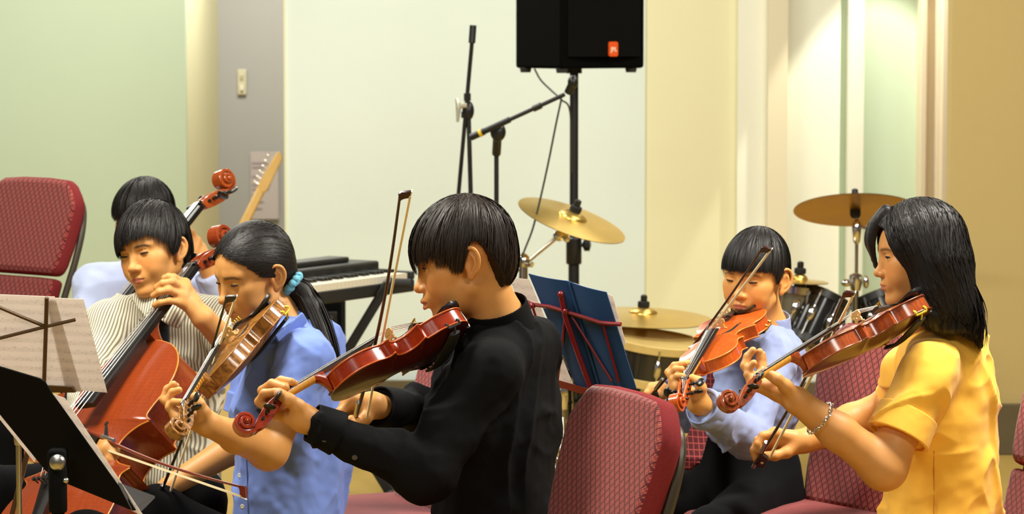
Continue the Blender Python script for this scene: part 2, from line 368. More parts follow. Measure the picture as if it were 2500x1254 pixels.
SPC = W(1952, 686, 10.4); cymbal('splash_cymbal', SPC, UP * .99 - FW * .09 + RT * .05, .105, 'small pale cymbal behind the short boy\'s ear', M_BRZ, bell=.03)
DIM_CHROME = mat('dimmed_chrome', (.40, .37, .31, 1), .28, 1.0, noise=.15)  # chrome colour darkened to hold down the bright floor reflection
def stand(name, top, foot, label, parts):
    r = empty(name, (foot[0], foot[1], 0), label, 'cymbal stand', 'chrome cymbal stands')
    for nm, P, rad in parts: MB().tube(P, rad, 12).build(nm, DIM_CHROME, r)
    for a in (30, 150, 270):
        r_ = math.radians(a); MB().tube([(foot[0], foot[1], .33), (foot[0] + .3 * math.cos(r_), foot[1] + .3 * math.sin(r_), .012)], .008, 8).build('leg', DIM_CHROME, r)
    return r
# crash stand with boom
cb = CR - unit(n_cr) * .03; j1 = W(1365, 575, 10.15); j2 = W(1278, 645, 10.15); cw = W(1225, 690, 10.15)
cs = stand('cymbal_stand', cb, (j2[0], j2[1]), 'chrome boom stand under the tilted crash cymbal', [('tilter_post', [CR + unit(n_cr) * .05, cb - unit(n_cr) * .03], .005), ('boom_arm', [j1, cw], .0075), ('tube', [j2 + zz * -.02, (j2[0], j2[1], .25)], .012)])
t_ = MB(); t_.tube([cb - unit(n_cr) * .025, j1], .014, 10); t_.ell(j1, (.022, .018, .02)); t_.ell(W(1383, 583, 10.13), (.012, .01, .012)); t_.build('tilter', CHROME, cs)
t_ = MB(); t_.ell(j2 + zz * .01, (.024, .02, .03)); t_.tube([j2, W(1298, 648, 10.1), W(1302, 640, 10.1)], .007, 8); t_.tube([j2 + zz * .02, j2 - zz * .09], .016, 12); t_.build('boom_clamp', CHROME, cs)
# right stand
s0 = W(2092, 530, 10.6); fx_ = s0[0]; fy_ = s0[1]
def zz_at(py): return W(2092, py, 10.6)[2]
cs = stand('cymbal_stand', s0, (fx_, fy_), 'straight chrome stand under the cymbal seen from below', [('post', [(fx_, fy_, zz_at(470)), (fx_, fy_, zz_at(535))], .006), ('rod', [(fx_, fy_, zz_at(560)), (fx_, fy_, zz_at(700))], .0065), ('tube', [(fx_ - .003, fy_, zz_at(685)), (fx_ - .003, fy_, .28)], .0125)])
t_ = MB(); t_.lathe([(.006, .03), (.014, .02), (.019, 0), (.014, -.05), (.008, -.06)], 14, (fx_, fy_, zz_at(562) + .01)); t_.tube([(fx_, fy_, zz_at(552)), (fx_ + .045, fy_ - .01, zz_at(558))], .006, 8); t_.build('tilter', CHROME, cs)
t_ = MB(); t_.lathe([(.012, .035), (.024, .028), (.026, 0), (.018, -.03)], 14, (fx_ - .003, fy_, zz_at(690))); t_.ell((fx_ - .04, fy_ - .02, zz_at(690)), (.02, .012, .014)); t_.ell((fx_ + .033, fy_ - .02, zz_at(688)), (.012, .012, .024)); t_.build('height_clamp', CHROME, cs)
# stand by the black shirt: chrome tube with clamps (hi-hat / snare stand)
c0 = W(1371, 955, 9.9); cs = stand('cymbal_stand', c0, (c0[0], c0[1]), 'chrome stand tube beside the red patterned chair back', [('tube', [c0 + zz * .3, (c0[0], c0[1], .2)], .0135), ('side_rod', [W(1375, 1130, 9.9), W(1335, 1100, 9.95)], .007)])
t_ = MB(); t_.tube([W(1352, 962, 9.88), W(1385, 955, 9.88)], .014, 10); t_.ell(W(1345, 966, 9.88), (.016, .012, .014)); t_.lathe([(.02, -.04), (.024, 0), (.02, .04)], 14, W(1371, 970, 9.9)); t_.build('memory_clamp', CHROME, cs)
t_ = MB(); t_.tube([W(1332, 1155, 9.85), W(1358, 1137, 9.85)], .010, 8); t_.ell(W(1352, 1152, 9.85), (.03, .02, .016)); t_.ell(W(1372, 1148, 9.88), (.02, .016, .018)); t_.build('wing_bolt', CHROME, cs)
# drums
HEADM = mat('drum_head', srgb(234, 226, 200), .55, noise=.05, nscale=9); HOOPW = mat('maple_hoop', srgb(206, 178, 108), .35, noise=.15, nscale=30)
SHELLG = mat('grey_shell', srgb(128, 122, 104), .3, .5, noise=.1); SHELLB = mat('black_shell', (.012, .012, .012, 1), .15, coat=.5)
def drum(name, c, n, R, H, label, shell, hoop=CHROME, headm=HEADM, lugs=8, a0=0.0, hoop_h=.016):
    o = empty(name, M=mat4(frame_zx(n, (1, 0, 0)), c), label=label, cat='drum', group='drums of the drum kit')
    MB().lathe([(R, -H), (R, 0)], 48).build('shell', shell, o, rel=False)
    MB().lathe([(R + .004, -.006), (R + .004, .004), (R - .004, .006), (.01, .0055)], 48).build('batter_head', headm, o, rel=False)
    for z in (0.004, -H): 
        MB().lathe([(R + .002, z - hoop_h), (R + .011, z - hoop_h), (R + .011, z + hoop_h * .6), (R + .005, z + hoop_h * .8), (R + .001, z + hoop_h * .4)], 48).build('hoop', hoop, o, rel=False)
    for k in range(lugs):
        a = a0 + k * 2 * math.pi / lugs; e = np.array([math.cos(a), math.sin(a), 0]); c_ = e * (R + .014)
        l = MB().tube([c_ + [0, 0, .006], c_ + [0, 0, -H]], .0042, 8); l.lathe([(.006, -.03), (.012, -.02), (.014, 0), (.012, .02), (.006, .03)], 10, c_ + [0, 0, -H / 2]); l.build('lug', CHROME, o, rel=False)
    return o
drum('snare_drum', W(1604, 836, 10.1), UP * .975 - FW * .16 + RT * .12, .17, .12, 'cream headed snare drum with a pale wooden hoop under the ride cymbal', SHELLB, HOOPW)
drum('rack_tom', W(1945, 705, 10.5), UP * .985 - FW * .06 + RT * .12, .105, .20, 'grey shelled rack tom with chrome lugs beside the short boy\'s collar', SHELLG, CHROME, a0=.25)
drum('rack_tom', W(2016, 725, 10.45), UP * .88 + FW * .1 + RT * .42, .085, .17, 'glossy black rack tom next to the grey one', SHELLB, BLACKP, mat('black_head', (.02, .02, .02, 1), .4), a0=.5)
drum('rack_tom', W(2140, 725, 10.7), UP * .93 + FW * .15 - RT * .33, .095, .17, 'glossy black rack tom in front of the yellow shirted girl\'s chin', SHELLB, BLACKP, mat('black_head2', (.02, .02, .02, 1), .4), a0=.2)
bd_ = empty('bass_drum', M=mat4(frame_zx((-.05, -1, 0.02), (1, 0, 0)), W(1752, 1052, 10.3)), label='big bass drum with a gold hoop behind the short boy', cat='drum', group='drums of the drum kit')
MB().lathe([(.28, -.42), (.28, 0)], 64).build('shell', SHELLB, bd_, rel=False)
MB().lathe([(.275, -.01), (.275, .006), (.01, .007)], 64).build('front_head', mat('resonant_head', srgb(66, 62, 50), .5, noise=.1, nscale=4), bd_, rel=False)
for z in (.0, -.42): MB().lathe([(.278, z - .02), (.298, z - .02), (.298, z + .02), (.278, z + .02)], 64).build('hoop', HOOPW, bd_, rel=False)
for k in range(8):
    a = k * math.pi / 4 + .2; e = np.array([math.cos(a), math.sin(a), 0]) * .296
    MB().tube([e + [0, 0, .02], e + [0, 0, -.16]], .006, 8).build('lug', CHROME, bd_, rel=False)
# dark floor tom filling the gap left of the bass drum
drum('floor_tom', W(1490, 905, 10.9), UP * .99 - FW * .05, .19, .38, 'dark floor tom behind the blue folder', SHELLB, BLACKP, mat('dark_head', (.03, .03, .028, 1), .5))
# ---------------------------------------------------------------- keyboard on X stand
ka = W(720, 692, 9.6); kb_ = W(1013, 660, 10.25); kd = unit((kb_ - ka) * [1, 1, 0]); kn = np.array([kd[1], -kd[0], 0.0])
if kn[1] > 0: kn = -kn
KL = np.linalg.norm((kb_ - ka)[:2]) + .35; K0 = kb_ - kd * KL; zk = kb_[2]
kr = empty('keyboard', (K0 + kd * KL / 2 - kn * .15) * [1, 1, 0] + [0, 0, zk - .03], 'black electronic keyboard with a pale key strip on a folding stand', 'keyboard')
KF = np.stack([kd, -kn, np.array([0, 0, 1.0])], 1)
def kbx(m, u0, u1, v0, v1, z0, z1): m.box(K0 * [1, 1, 0] + kd * (u0 + u1) / 2 - kn * (v0 + v1) / 2 + np.array([0, 0, (z0 + z1) / 2]), (u1 - u0, v1 - v0, z1 - z0), KF)
KBM = mat('keyboard_case', (.018, .018, .017, 1), .5, noise=.1); KEYM = mat('ivory_keys', srgb(232, 226, 205), .3)
m = MB(); kbx(m, 0, KL, 0, .30, zk - .075, zk - .03); m.build('case_bottom', KBM, kr, bevel=.006)
m = MB(); kbx(m, 0, KL, .15, .30, zk - .03, zk + .03); m.build('control_panel', KBM, kr, bevel=.008)
m = MB(); kbx(m, KL - .62, KL - .12, .2, .29, zk + .03, zk + .05); m.build('panel_hump', KBM, kr, bevel=.006)
for s_ in (0, 1): m = MB(); kbx(m, s_ * (KL - .02), s_ * (KL - .02) + .02, 0, .15, zk - .03, zk - .002); m.build('end_cheek', KBM, kr, bevel=.004)
nk = int((KL - .05) / .0235)
for i in range(nk):
    m = MB(); kbx(m, .025 + i * .0235, .025 + i * .0235 + .0225, .004, .148, zk - .032, zk - .006); m.build('white_key', KEYM, kr)
for i in range(nk):
    if i % 7 in (0, 1, 3, 4, 5):
        m = MB(); kbx(m, .025 + i * .0235 + .017, .025 + i * .0235 + .029, .06, .148, zk - .006, zk + .005); m.build('black_key', BLACKP, kr)
kst = empty('keyboard_stand', (K0 + kd * KL * .72 - kn * .15) * [1, 1, 0], 'black folding X stand holding up the keyboard', 'keyboard stand')
p_t = W(948, 690, 10.05); p_b = W(770, 985, 10.05); 
for off in (0.0,):
    dx = p_t[0] - p_b[0]; zb = .03; full = (p_t[2] - zb) / (p_t[2] - p_b[2]); bot = np.array([p_t[0] - dx * full, p_t[1], zb])
    MB().box((p_t + bot) / 2, (.034, .03, np.linalg.norm(p_t - bot)), roty(math.atan2(p_t[0] - bot[0], p_t[2] - bot[2]))).build('leg', BLACKM, kst, bevel=.004)
    a_ = np.array([bot[0], p_t[1] + .045, p_t[2]]); b_ = np.array([p_t[0], p_t[1] + .045, zb])
    MB().box((a_ + b_) / 2, (.034, .03, np.linalg.norm(a_ - b_)), roty(math.atan2(a_[0] - b_[0], a_[2] - b_[2]))).build('leg', BLACKM, kst, bevel=.004)
MB().tube([W(955, 690, 10.0), W(1003, 691, 10.0)], .016, 12).build('support_arm', RUBBER, kst)
MB().tube([p_t + np.array([0, -.12, -.0]), p_t + np.array([0, .25, -.0])], .015, 12).build('support_arm', BLACKM, kst)
MB().tube([bot + np.array([0, -.2, -.005]), bot + np.array([0, .25, -.005])], .016, 12).build('foot_bar', BLACKM, kst)
MB().tube([b_ + np.array([0, -.2, -.005]), b_ + np.array([0, .25, -.005])], .016, 12).build('foot_bar', BLACKM, kst)
MB().ell((p_t + bot) / 2 + [0, .02, 0], (.03, .05, .03)).build('pivot', BLACKM, kst)
# amplifier box under the keyboard
am = W(782, 830, 10.9); amp = empty('amplifier', (am[0], am[1], 0), 'black amplifier box standing under the keyboard', 'amplifier')
hz = W(782, 735, 10.9)[2]
MB().box((am[0], am[1] + .15, hz / 2), (.16, .3, hz)).build('cabinet', CABM, amp, bevel=.012)
MB().box((am[0], am[1] - .004, hz * .42), (.13, .01, hz * .7)).build('speaker_cloth', GR, amp, bevel=.003)
MB().box((am[0], am[1] - .004, hz * .9), (.13, .01, .05)).build('control_panel', BLACKP, amp, bevel=.003)
for k in range(3): MB().lathe([(.011, 0), (.009, .016)], 10, (am[0] - .04 + .04 * k, am[1] - .008, hz * .9), rotx(math.pi / 2)).build('knob', CHROME, amp)
bx = W(790, 718, 10.85); o = MB().box((bx[0], bx[1] + .1, hz + .035), (.1, .12, .064)).build('cream_box', mat('cream_carton', srgb(220, 205, 150), .7, noise=.06), None, bevel=.006); tag(o, 'small cream box lying on the amplifier', 'box')
# electric guitar leaning against the alcove
MAPLE = mat('maple_neck', srgb(222, 172, 74), .35, noise=.12, nscale=12)
g0 = W(682, 372, 14.2); g1 = W(635, 466, 14.15); g2 = W(520, 700, 14.0); gd = unit(g0 - g1); gs = unit(np.cross(gd, FW)); gn = np.cross(gs, gd)
gt = empty('electric_guitar', (g2 + (g2 - g1) * 1.0), 'pale maple guitar neck and headstock standing before the grey wall', 'guitar')
m = MB(); Lh = np.linalg.norm(g0 - g1)
m.prism([(0, -.022), (.02, -.03), (Lh * .9, -.028), (Lh, -.008), (Lh, .008), (Lh * .5, .02), (.02, .022), (0, .018)], -.008, .008, np.stack([gd, gs, gn], 1)); m.shift(g1); m.build('headstock', MAPLE, gt, bevel=.003)
m = MB(); Ln = np.linalg.norm(g2 - g1); m.box((g1 + g2) / 2, (Ln, .042, .022), np.stack([gd, gs, gn], 1)); m.build('neck', MAPLE, gt, bevel=.006)
for k in range(6):
    c_ = g1 + gd * (.03 + k * (Lh - .04) / 6) + gs * .035
    m = MB().tube([c_ - gs * .012, c_ + gs * .006], .003, 8); m.ell(c_ + gs * .008, (.008, .005, .006)); m.build('tuning_peg', CHROME, gt)
bodyc = g2 - gd * .2; pts = [(.2 * math.cos(a) * (1 + .12 * math.cos(2 * a)), .15 * math.sin(a) * (1 - .18 * math.cos(2 * a) ** 2)) for a in np.linspace(0, 2 * math.pi, 40, endpoint=False)]
m = MB(); m.prism(pts, -.02, .02, np.stack([gd, gs, gn], 1)); m.shift(bodyc); m.build('body', mat('guitar_lacquer', srgb(170, 60, 30), .15, coat=.6), gt, bevel=.008)
m = MB(); gb = bodyc - gd * .2; m.tube([gb, (gb[0], gb[1], .02)], .012, 10); m.tube([(gb[0] - .18, gb[1], .012), (gb[0] + .18, gb[1], .012)], .012, 10); m.tube([(gb[0], gb[1] - .15, .012), (gb[0], gb[1] + .15, .012)], .012, 10)
o = m.build('guitar_stand', BLACKM); tag(o, 'black floor stand propping up the guitar, mostly hidden by the players', 'guitar stand')
# ================================================================== VIOLINS AND CELLOS
def varnish(name, c1, c2, flame=0.0, rough=.22):
    m = bpy.data.materials.new(name); m.use_nodes = True; nt = m.node_tree; b = nt.nodes['Principled BSDF']
    b.inputs['Roughness'].default_value = rough; b.inputs['Coat Weight'].default_value = .35; b.inputs['Coat Roughness'].default_value = .12
    tc = nt.nodes.new('ShaderNodeTexCoord')
    mp = nt.nodes.new('ShaderNodeMapping'); mp.inputs['Scale'].default_value = (3, 60, 20); nt.links.new(tc.outputs['Object'], mp.inputs[0])
    n = nt.nodes.new('ShaderNodeTexNoise'); n.inputs['Scale'].default_value = 6; n.inputs['Detail'].default_value = 6; nt.links.new(mp.outputs[0], n.inputs['Vector'])
    w = nt.nodes.new('ShaderNodeTexWave'); w.inputs['Scale'].default_value = 26; w.inputs['Distortion'].default_value = 5; w.inputs['Detail'].default_value = 2; w.inputs['Detail Scale'].default_value = 2; nt.links.new(tc.outputs['Object'], w.inputs['Vector'])
    mm_ = nt.nodes.new('ShaderNodeMath'); mm_.operation = 'MULTIPLY_ADD'; mm_.inputs[1].default_value = flame; nt.links.new(w.outputs['Fac'], mm_.inputs[0])
    m2_ = nt.nodes.new('ShaderNodeMath'); m2_.operation = 'MULTIPLY'; m2_.inputs[1].default_value = 1 - flame; nt.links.new(n.outputs['Fac'], m2_.inputs[0]); nt.links.new(m2_.outputs[0], mm_.inputs[2])
    mx = nt.nodes.new('ShaderNodeMix'); mx.data_type = 'RGBA'; mx.inputs[6].default_value = c1; mx.inputs[7].default_value = c2; nt.links.new(mm_.outputs[0], mx.inputs[0]); nt.links.new(mx.outputs[2], b.inputs['Base Color'])
    return m
EDGE_C = mat('golden_edge', srgb(206, 130, 44), .3, coat=.4); EDGE_V = mat('worn_edge', srgb(168, 76, 28), .3, coat=.4)
BRIDGEW = mat('bridge_maple', srgb(214, 176, 108), .5, noise=.1, nscale=200); STRING = mat('string_wire', (.8, .78, .72, 1), .3, 1.0); GOLD = mat('gilt', srgb(210, 165, 60), .25, .9)
OUT = np.array([(0, 0), (1.5, 30), (9, 62), (26, 90), (48, 102), (72, 104), (95, 100), (113, 90.5), (127, 86.5), (137, 99)])
OUTC = np.array([(137, 98), (140.5, 85), (146, 70), (157, 57), (171, 51.5), (185, 52.5), (197, 59.5), (207, 71.5), (213, 86)])
OUTU = np.array([(213, 86), (222, 73.5), (237, 75), (256, 81), (277, 84), (296, 82), (314, 75), (331, 62), (344, 44), (352, 24), (355.5, 11), (356, 0)])
def outline():
    P = np.vstack([catmull(OUT, 6)[:-1], catmull(OUTC, 6)[:-1], catmull(OUTU, 6)]); P[:, 1] = np.maximum(P[:, 1], 0); P[:, 0] = np.clip(P[:, 0], 0, 356)
    for i in range(1, len(P)): P[i, 0] = max(P[i, 0], P[i - 1, 0] + .02)
    return P
OL = outline()
def make_fiddle(name, label, cat_, M, varn, neckm, kind='violin', dark_rib=None, rest=True, rest_col=None, group=None, detail=True, vback=None, edge=None):
    cello = kind == 'cello'
    k = 755 / 356 if cello else 1.0
    mm = 1e-3
    RIB = 118.0 if cello else 31.0; ARCH = 27.0 if cello else 15.5; BH = 92.0 if cello else 32.0; PT = 5.0 if cello else 3.8
    OV = 5.0 if cello else 3.0
    root = empty(name, M=M, label=label, cat=cat_, group=group)
    B = lambda m, nm, mt, par=None, **kw: m.build(nm, mt, par or root, rel=False, **kw)
    x = OL[:, 0] * k; w = OL[:, 1] * k; L = 356 * k
    # plates
    def arch_h(xx, t):
        e = np.clip(np.minimum(xx, L - xx) / (L * .42), 0, 1); a = np.sin(e * math.pi / 2) ** .8
        return ARCH * a * (np.clip(1 - np.abs(t) ** 2.0, 0, 1) ** 1.35)
    T = np.linspace(-1, 1, 23); T = np.sign(T) * np.abs(T) ** .8
    def plate(z0, sgn, nm, mt):
        ww = np.maximum(w, .4); n, q = len(x), len(T); top = np.zeros((n, q, 3)); bot = np.zeros((n, q, 3))
        X = np.repeat(x[:, None], q, 1); Tt = np.repeat(T[None], n, 0)
        top[..., 0] = X; top[..., 1] = ww[:, None] * Tt; top[..., 2] = z0 + sgn * (PT + arch_h(X, Tt))
        bot[..., 0] = X; bot[..., 1] = ww[:, None] * Tt; bot[..., 2] = z0
        V = np.concatenate([top.reshape(-1, 3), bot.reshape(-1, 3)]); f = []; o = n * q
        for i in range(n - 1):
            for j in range(q - 1):
                a = i * q + j; f.append((a, a + 1, a + q + 1, a + q)); f.append((o + a, o + a + q, o + a + q + 1, o + a + 1))
            for j in (0, q - 1): a = i * q + j; f.append((a, a + q, o + a + q, o + a))
        for i in (0, n - 1):
            for j in range(q - 1): a = i * q + j; f.append((a, a + 1, o + a + 1, o + a))
        m = MB(); m.add(V * mm, f); return B(m, nm, mt, angle=38)
    top = plate(RIB, 1, 'top_plate', varn)
    plate(0, -1, 'back_plate', vback or varn)
    # ribs
    yi = np.maximum(w - OV, .3); xi = np.clip(x, OV, L - OV)
    ring = np.vstack([np.c_[xi, yi], np.c_[xi[::-1], -yi[::-1]]])
    m = MB(); m.sweep([np.c_[ring, np.full(len(ring), 0.0)] * mm, np.c_[ring, np.full(len(ring), RIB / 2)] * mm, np.c_[ring, np.full(len(ring), RIB)] * mm], caps=False); B(m, 'ribs', dark_rib or varn, angle=30)
    # geometry of the string line
    nutx = L + (280 if cello else 122); nutz = RIB + (12 if cello else 12); bx = L - (400 if cello else 195); bz = RIB + PT + ARCH + BH
    sl = (bz - nutz) / (nutx - bx); FBL = 580 if cello else 270; fbx = nutx - FBL
    fw0, fw1 = (34, 72) if cello else (24, 42); cl = .004 * FBL
    fz = lambda xx: nutz - 1.5 * k + (nutx - xx) * (sl - (.016))
    # neck with heel
    secs = []
    NK = 20
    for i in range(NK + 1):
        t = i / NK; xx = nutx + 2 - t * (nutx - L + 3)
        wid = (12 + 4.5 * t) * (1.35 if cello else 1); zt = fz(xx) - 4 * k; dep = (11 + 2 * t) * (1.5 if cello else 1)
        hz_ = max(0, (t - .80) / .20); dep = dep * (1 - hz_ ** 2) + (zt + 3) * hz_ ** 2
        sec = []
        for a in np.linspace(0, math.pi, 11): sec.append((xx, wid * math.cos(a) * (1 - .1 * hz_), zt - dep * math.sin(a) ** (.8)))
        secs.append(sec)
    m = MB(); m.sweep(np.array(secs[:17]) * mm); B(m, 'neck', neckm, angle=50)
    m = MB(); m.sweep(np.array(secs[16:]) * mm); B(m, 'neck_heel', dark_rib or varn, angle=50)
    # worn pale edge around both plates
    for nm_, z_ in (('top_edge', RIB + PT * .5), ('back_edge', -PT * .5)):
        ring_ = np.vstack([np.c_[x, np.maximum(w, .4)], np.c_[x[::-1], -np.maximum(w[::-1], .4)]]); m = MB(); m.tube(np.c_[ring_, np.full(len(ring_), z_)][::2] * mm, PT * .52 * mm, 6, closed=True, flat=(0, 0, 1)); B(m, nm_, edge or (EDGE_C if cello else EDGE_V), angle=80)
    m = MB(); m.lathe([(10 * k * mm, -PT * mm), (10.5 * k * mm, -.2 * mm), (.1 * mm, 0)], 18, (L * mm, 0, 0)); B(m, 'button', vback or varn)
    # fingerboard
    secs = []
    for t in np.linspace(0, 1, 8):
        xx = nutx - 1 - FBL * t; hw = (fw0 + (fw1 - fw0) * t) / 2; z = fz(xx)
        sec = [(xx, hw * c, z + 2.6 * k * (1 - c * c) - 1.6 * k) for c in np.linspace(-1, 1, 9)] + [(xx, hw * .92, z - (9.0 if cello else 6.0) * k), (xx, -hw * .92, z - (9.0 if cello else 6.0) * k)]
        secs.append(sec)
    m = MB(); m.sweep(np.array(secs) * mm); B(m, 'fingerboard', EBONY, angle=40)
    m = MB(); m.box((nutx * mm, 0, (nutz - 2 * k) * mm), (5 * k * mm, fw0 * mm, 8 * k * mm)); B(m, 'nut', EBONY, bevel=.001)
    # pegbox + scroll
    pk = 1.62 if cello else 1.15
    PX = lambda u, v: (nutx + u * pk, nutz + v * pk)
    side = [PX(0, -3), PX(12, -3), PX(28, -8), PX(44, -16), PX(57, -25), PX(64, -31), PX(72, -37), PX(74, -44), PX(66, -47.5), PX(54, -46.5), PX(40, -42), PX(24, -34), PX(9, -24), PX(0, -19)]
    Sd = np.array(side); hw0, hw1 = 13.0 * pk, 9.0 * pk
    for sgn in (-1, 1):
        P = []; 
        for d in (0, 1):
            yy = sgn * ((hw0 + (hw1 - hw0) * (Sd[:, 0] - nutx) / (66 * pk)) - d * 4.2 * pk)
            P.append(np.c_[Sd[:, 0], yy, Sd[:, 1]])
        m = MB(); nS = len(Sd); v = np.vstack(P) * mm; m.add(v, [tuple(range(nS)), tuple(range(2 * nS - 1, nS - 1, -1))] + [(i, (i + 1) % nS, nS + (i + 1) % nS, nS + i) for i in range(nS)]); B(m, 'pegbox_cheek', varn, bevel=.0008)
    m = MB(); secs = []
    for (u, v, t_) in ((0, -20, 9), (20, -32, 9), (40, -42, 9), (60, -47, 12)):
        xx, zz_ = PX(u, v); hw = (hw0 + (hw1 - hw0) * u / 66) - .5; secs.append([(xx, -hw, zz_ + t_ * pk * .9), (xx, hw, zz_ + t_ * pk * .9), (xx, hw * .9, zz_), (xx, -hw * .9, zz_)])
    m.sweep(np.array(secs) * mm); B(m, 'pegbox_back', varn, bevel=.001)
    ex, ez = PX(84, -24); m = MB(); secs = []; turns = 2.6; nS = 84
    core = []; rad_ = lambda t: (23.5 * (1 - min(t, 1)) ** 1.15 + 3.0) * pk
    for i in range(nS + 1):
        t = i / nS; th_ = math.radians(232) + t * turns * 2 * math.pi; r = rad_(t); pit = max(r - rad_(t + 1 / turns), 2.5 * pk); rin = max(r - .60 * pit, .3)
        wdt = (8.8 + 12.0 * t ** .85) * pk; c_, s_ = math.cos(th_), math.sin(th_); ch = .9 * pk
        secs.append([(ex + c_ * a, b_, ez + s_ * a) for a, b_ in ((r - ch, -wdt), (r, -wdt + ch), (r, wdt - ch), (r - ch, wdt), (rin, wdt), (rin, -wdt))])
        wc = max(wdt - 4.2 * pk, 3 * pk); r0_ = r - .3 * pit; r1_ = max(r - 1.25 * pit, .2); core.append([(ex + c_ * a, b_, ez + s_ * a) for a, b_ in ((r0_, -wc), (r0_, wc), (r1_, wc + 2 * pk), (r1_, -wc - 2 * pk))])
    mc_ = MB(); mc_.sweep(np.array(core) * mm); B(mc_, 'scroll_channel', varn, angle=40)
    m.sweep(np.array(secs) * mm); B(m, 'scroll', varn, angle=40)
    m = MB(); m.lathe([(.1 * mm, -23.5 * pk * mm), (3 * pk * mm, -23 * pk * mm), (4.4 * pk * mm, -20 * pk * mm), (4.4 * pk * mm, 20 * pk * mm), (3 * pk * mm, 23 * pk * mm), (.1 * mm, 23.5 * pk * mm)], 16, (ex * mm, 0, ez * mm), rotx(math.pi / 2)); B(m, 'scroll_eye', varn)
    for i, (u, v, sg) in enumerate(((14, -13, 1), (27, -19, -1), (40, -26, 1), (52, -33, -1))):
        xx, zz_ = PX(u, v); Rp = rotx(-sg * math.pi / 2)
        m = MB(); pr = [(3.2, -16), (3.6, 14), (3.4, 20), (5.0, 21.5), (5.0, 23), (3.0, 25), (2.6, 30), (3.4, 33)]
        m.lathe([(a * pk * mm, b_ * pk * mm) for a, b_ in pr], 12, (xx * mm, 0, zz_ * mm), Rp)
        m.ell((xx * mm, sg * 41 * pk * mm, zz_ * mm), (12.5 * pk * mm, 11.5 * pk * mm, 4.2 * pk * mm) , roty(.5 + i)); B(m, 'peg', EBONY, angle=60)
    # bridge
    by = [-20.5, -20.5, -12, -11, -9, 9, 11, 12, 20.5, 20.5, 17, 15, 14, 17.5, 20.5, 19, 10, 0, -10, -18, -20.5, -17.5, -14, -15, -17]
    bb = BH / 32.0; kk = k * (.98 if cello else 1.12)
    bzp = [0, 3, 4.5, 8, 9, 9, 8, 4.5, 3, 0, 0, 0, 0, 0, 0, 0, 0, 0, 0, 0, 0, 0, 0, 0, 0]
    pts = [(-21, 0), (-21, 2.5), (-15, 5), (-16.5, 11), (-14, 13), (-15.5, 16), (-20, 18), (-20.5, 21), (-19, 27), (-10, 31.5), (0, 33), (10, 32), (19, 29), (20.5, 21), (20, 18), (15.5, 16), (14, 13), (16.5, 11), (15, 5), (21, 2.5), (21, 0), (13, 0), (11, 4), (6, 7.5), (0, 8.5), (-6, 7.5), (-11, 4), (-13, 0)]
    hole = [(3.2 * math.cos(a), 17 + 3.4 * math.sin(a)) for a in np.linspace(0, 2 * math.pi, 12, endpoint=False)]
    hl = [(11 + 2.4 * math.cos(a), 21 + 2.4 * math.sin(a)) for a in np.linspace(0, 2 * math.pi, 10, endpoint=False)]; hr = [(-a, b_) for a, b_ in hl]
    S_ = lambda P: [(a * kk * mm, b_ * bb * mm) for a, b_ in P]
    dz = ARCH * .02
    curve_mesh('bridge', [S_(pts), S_(hole), S_(hl), S_(hr)], 1.5 * k * mm, BRIDGEW, root, mat4(np.stack([np.array([0, 1.0, 0]), np.array([0.0, 0, 1]), np.array([1.0, 0, 0])], 1), (bx * mm, 0, (RIB + PT + ARCH - 2 * k) * mm)))
    # tailpiece
    tz0 = RIB + PT + (22 if cello else 8) ; tx1 = bx - (125 if cello else 54); tz1 = RIB + PT + ARCH + (38 if cello else 13)
    secs = []
    for t in np.linspace(0, 1, 8):
        xx = 4 * k + (tx1 - 4 * k) * t; hw = (9 + 13 * t ** 1.3) * (1.5 if cello else 1); z = tz0 + (tz1 - tz0) * t
        secs.append([(xx, hw * c, z + 5 * k * (1 - c * c)) for c in np.linspace(-1, 1, 9)] + [(xx, hw * .9, z - 3 * k), (xx, -hw * .9, z - 3 * k)])
    m = MB(); m.sweep(np.array(secs) * mm); tp = B(m, 'tailpiece', EBONY, angle=40)
    for j in range(4):
        yy = (-1.5 + j) * 8.2 * k; m = MB().tube(np.array([(tx1 - 14 * k, yy, tz1 + 3 * k), (tx1 - 14 * k, yy, tz1 + 11 * k)]) * mm, 1.0 * k * mm, 8); m.lathe([(2.8 * k * mm, 0), (2.8 * k * mm, 2.5 * k * mm)], 10, np.array((tx1 - 14 * k, yy, tz1 + 10 * k)) * mm); B(m, 'fine_tuner', GOLD if not cello else BLACKP, tp)
        y0 = (-1.5 + j) * (fw0 / 4.6); y1 = (-1.5 + j) * (11.2 * (1.6 if cello else 1)); zb_ = bz - 1.2 * k - abs(y1) * .12
        pgx, pgz = PX((14, 41, 53, 28)[3 - j] if False else (14, 41, 53, 28)[j], (-13, -26, -33, -19)[j])
        m = MB().tube(np.array([(pgx, y0 * .7, pgz), (nutx, y0, nutz + 2.2 * k), (bx, y1, zb_), (tx1 - 4 * k, yy, tz1 + 5 * k)]) * mm, (1.1 if cello else .85) * mm, 6); B(m, 'string', STRING)
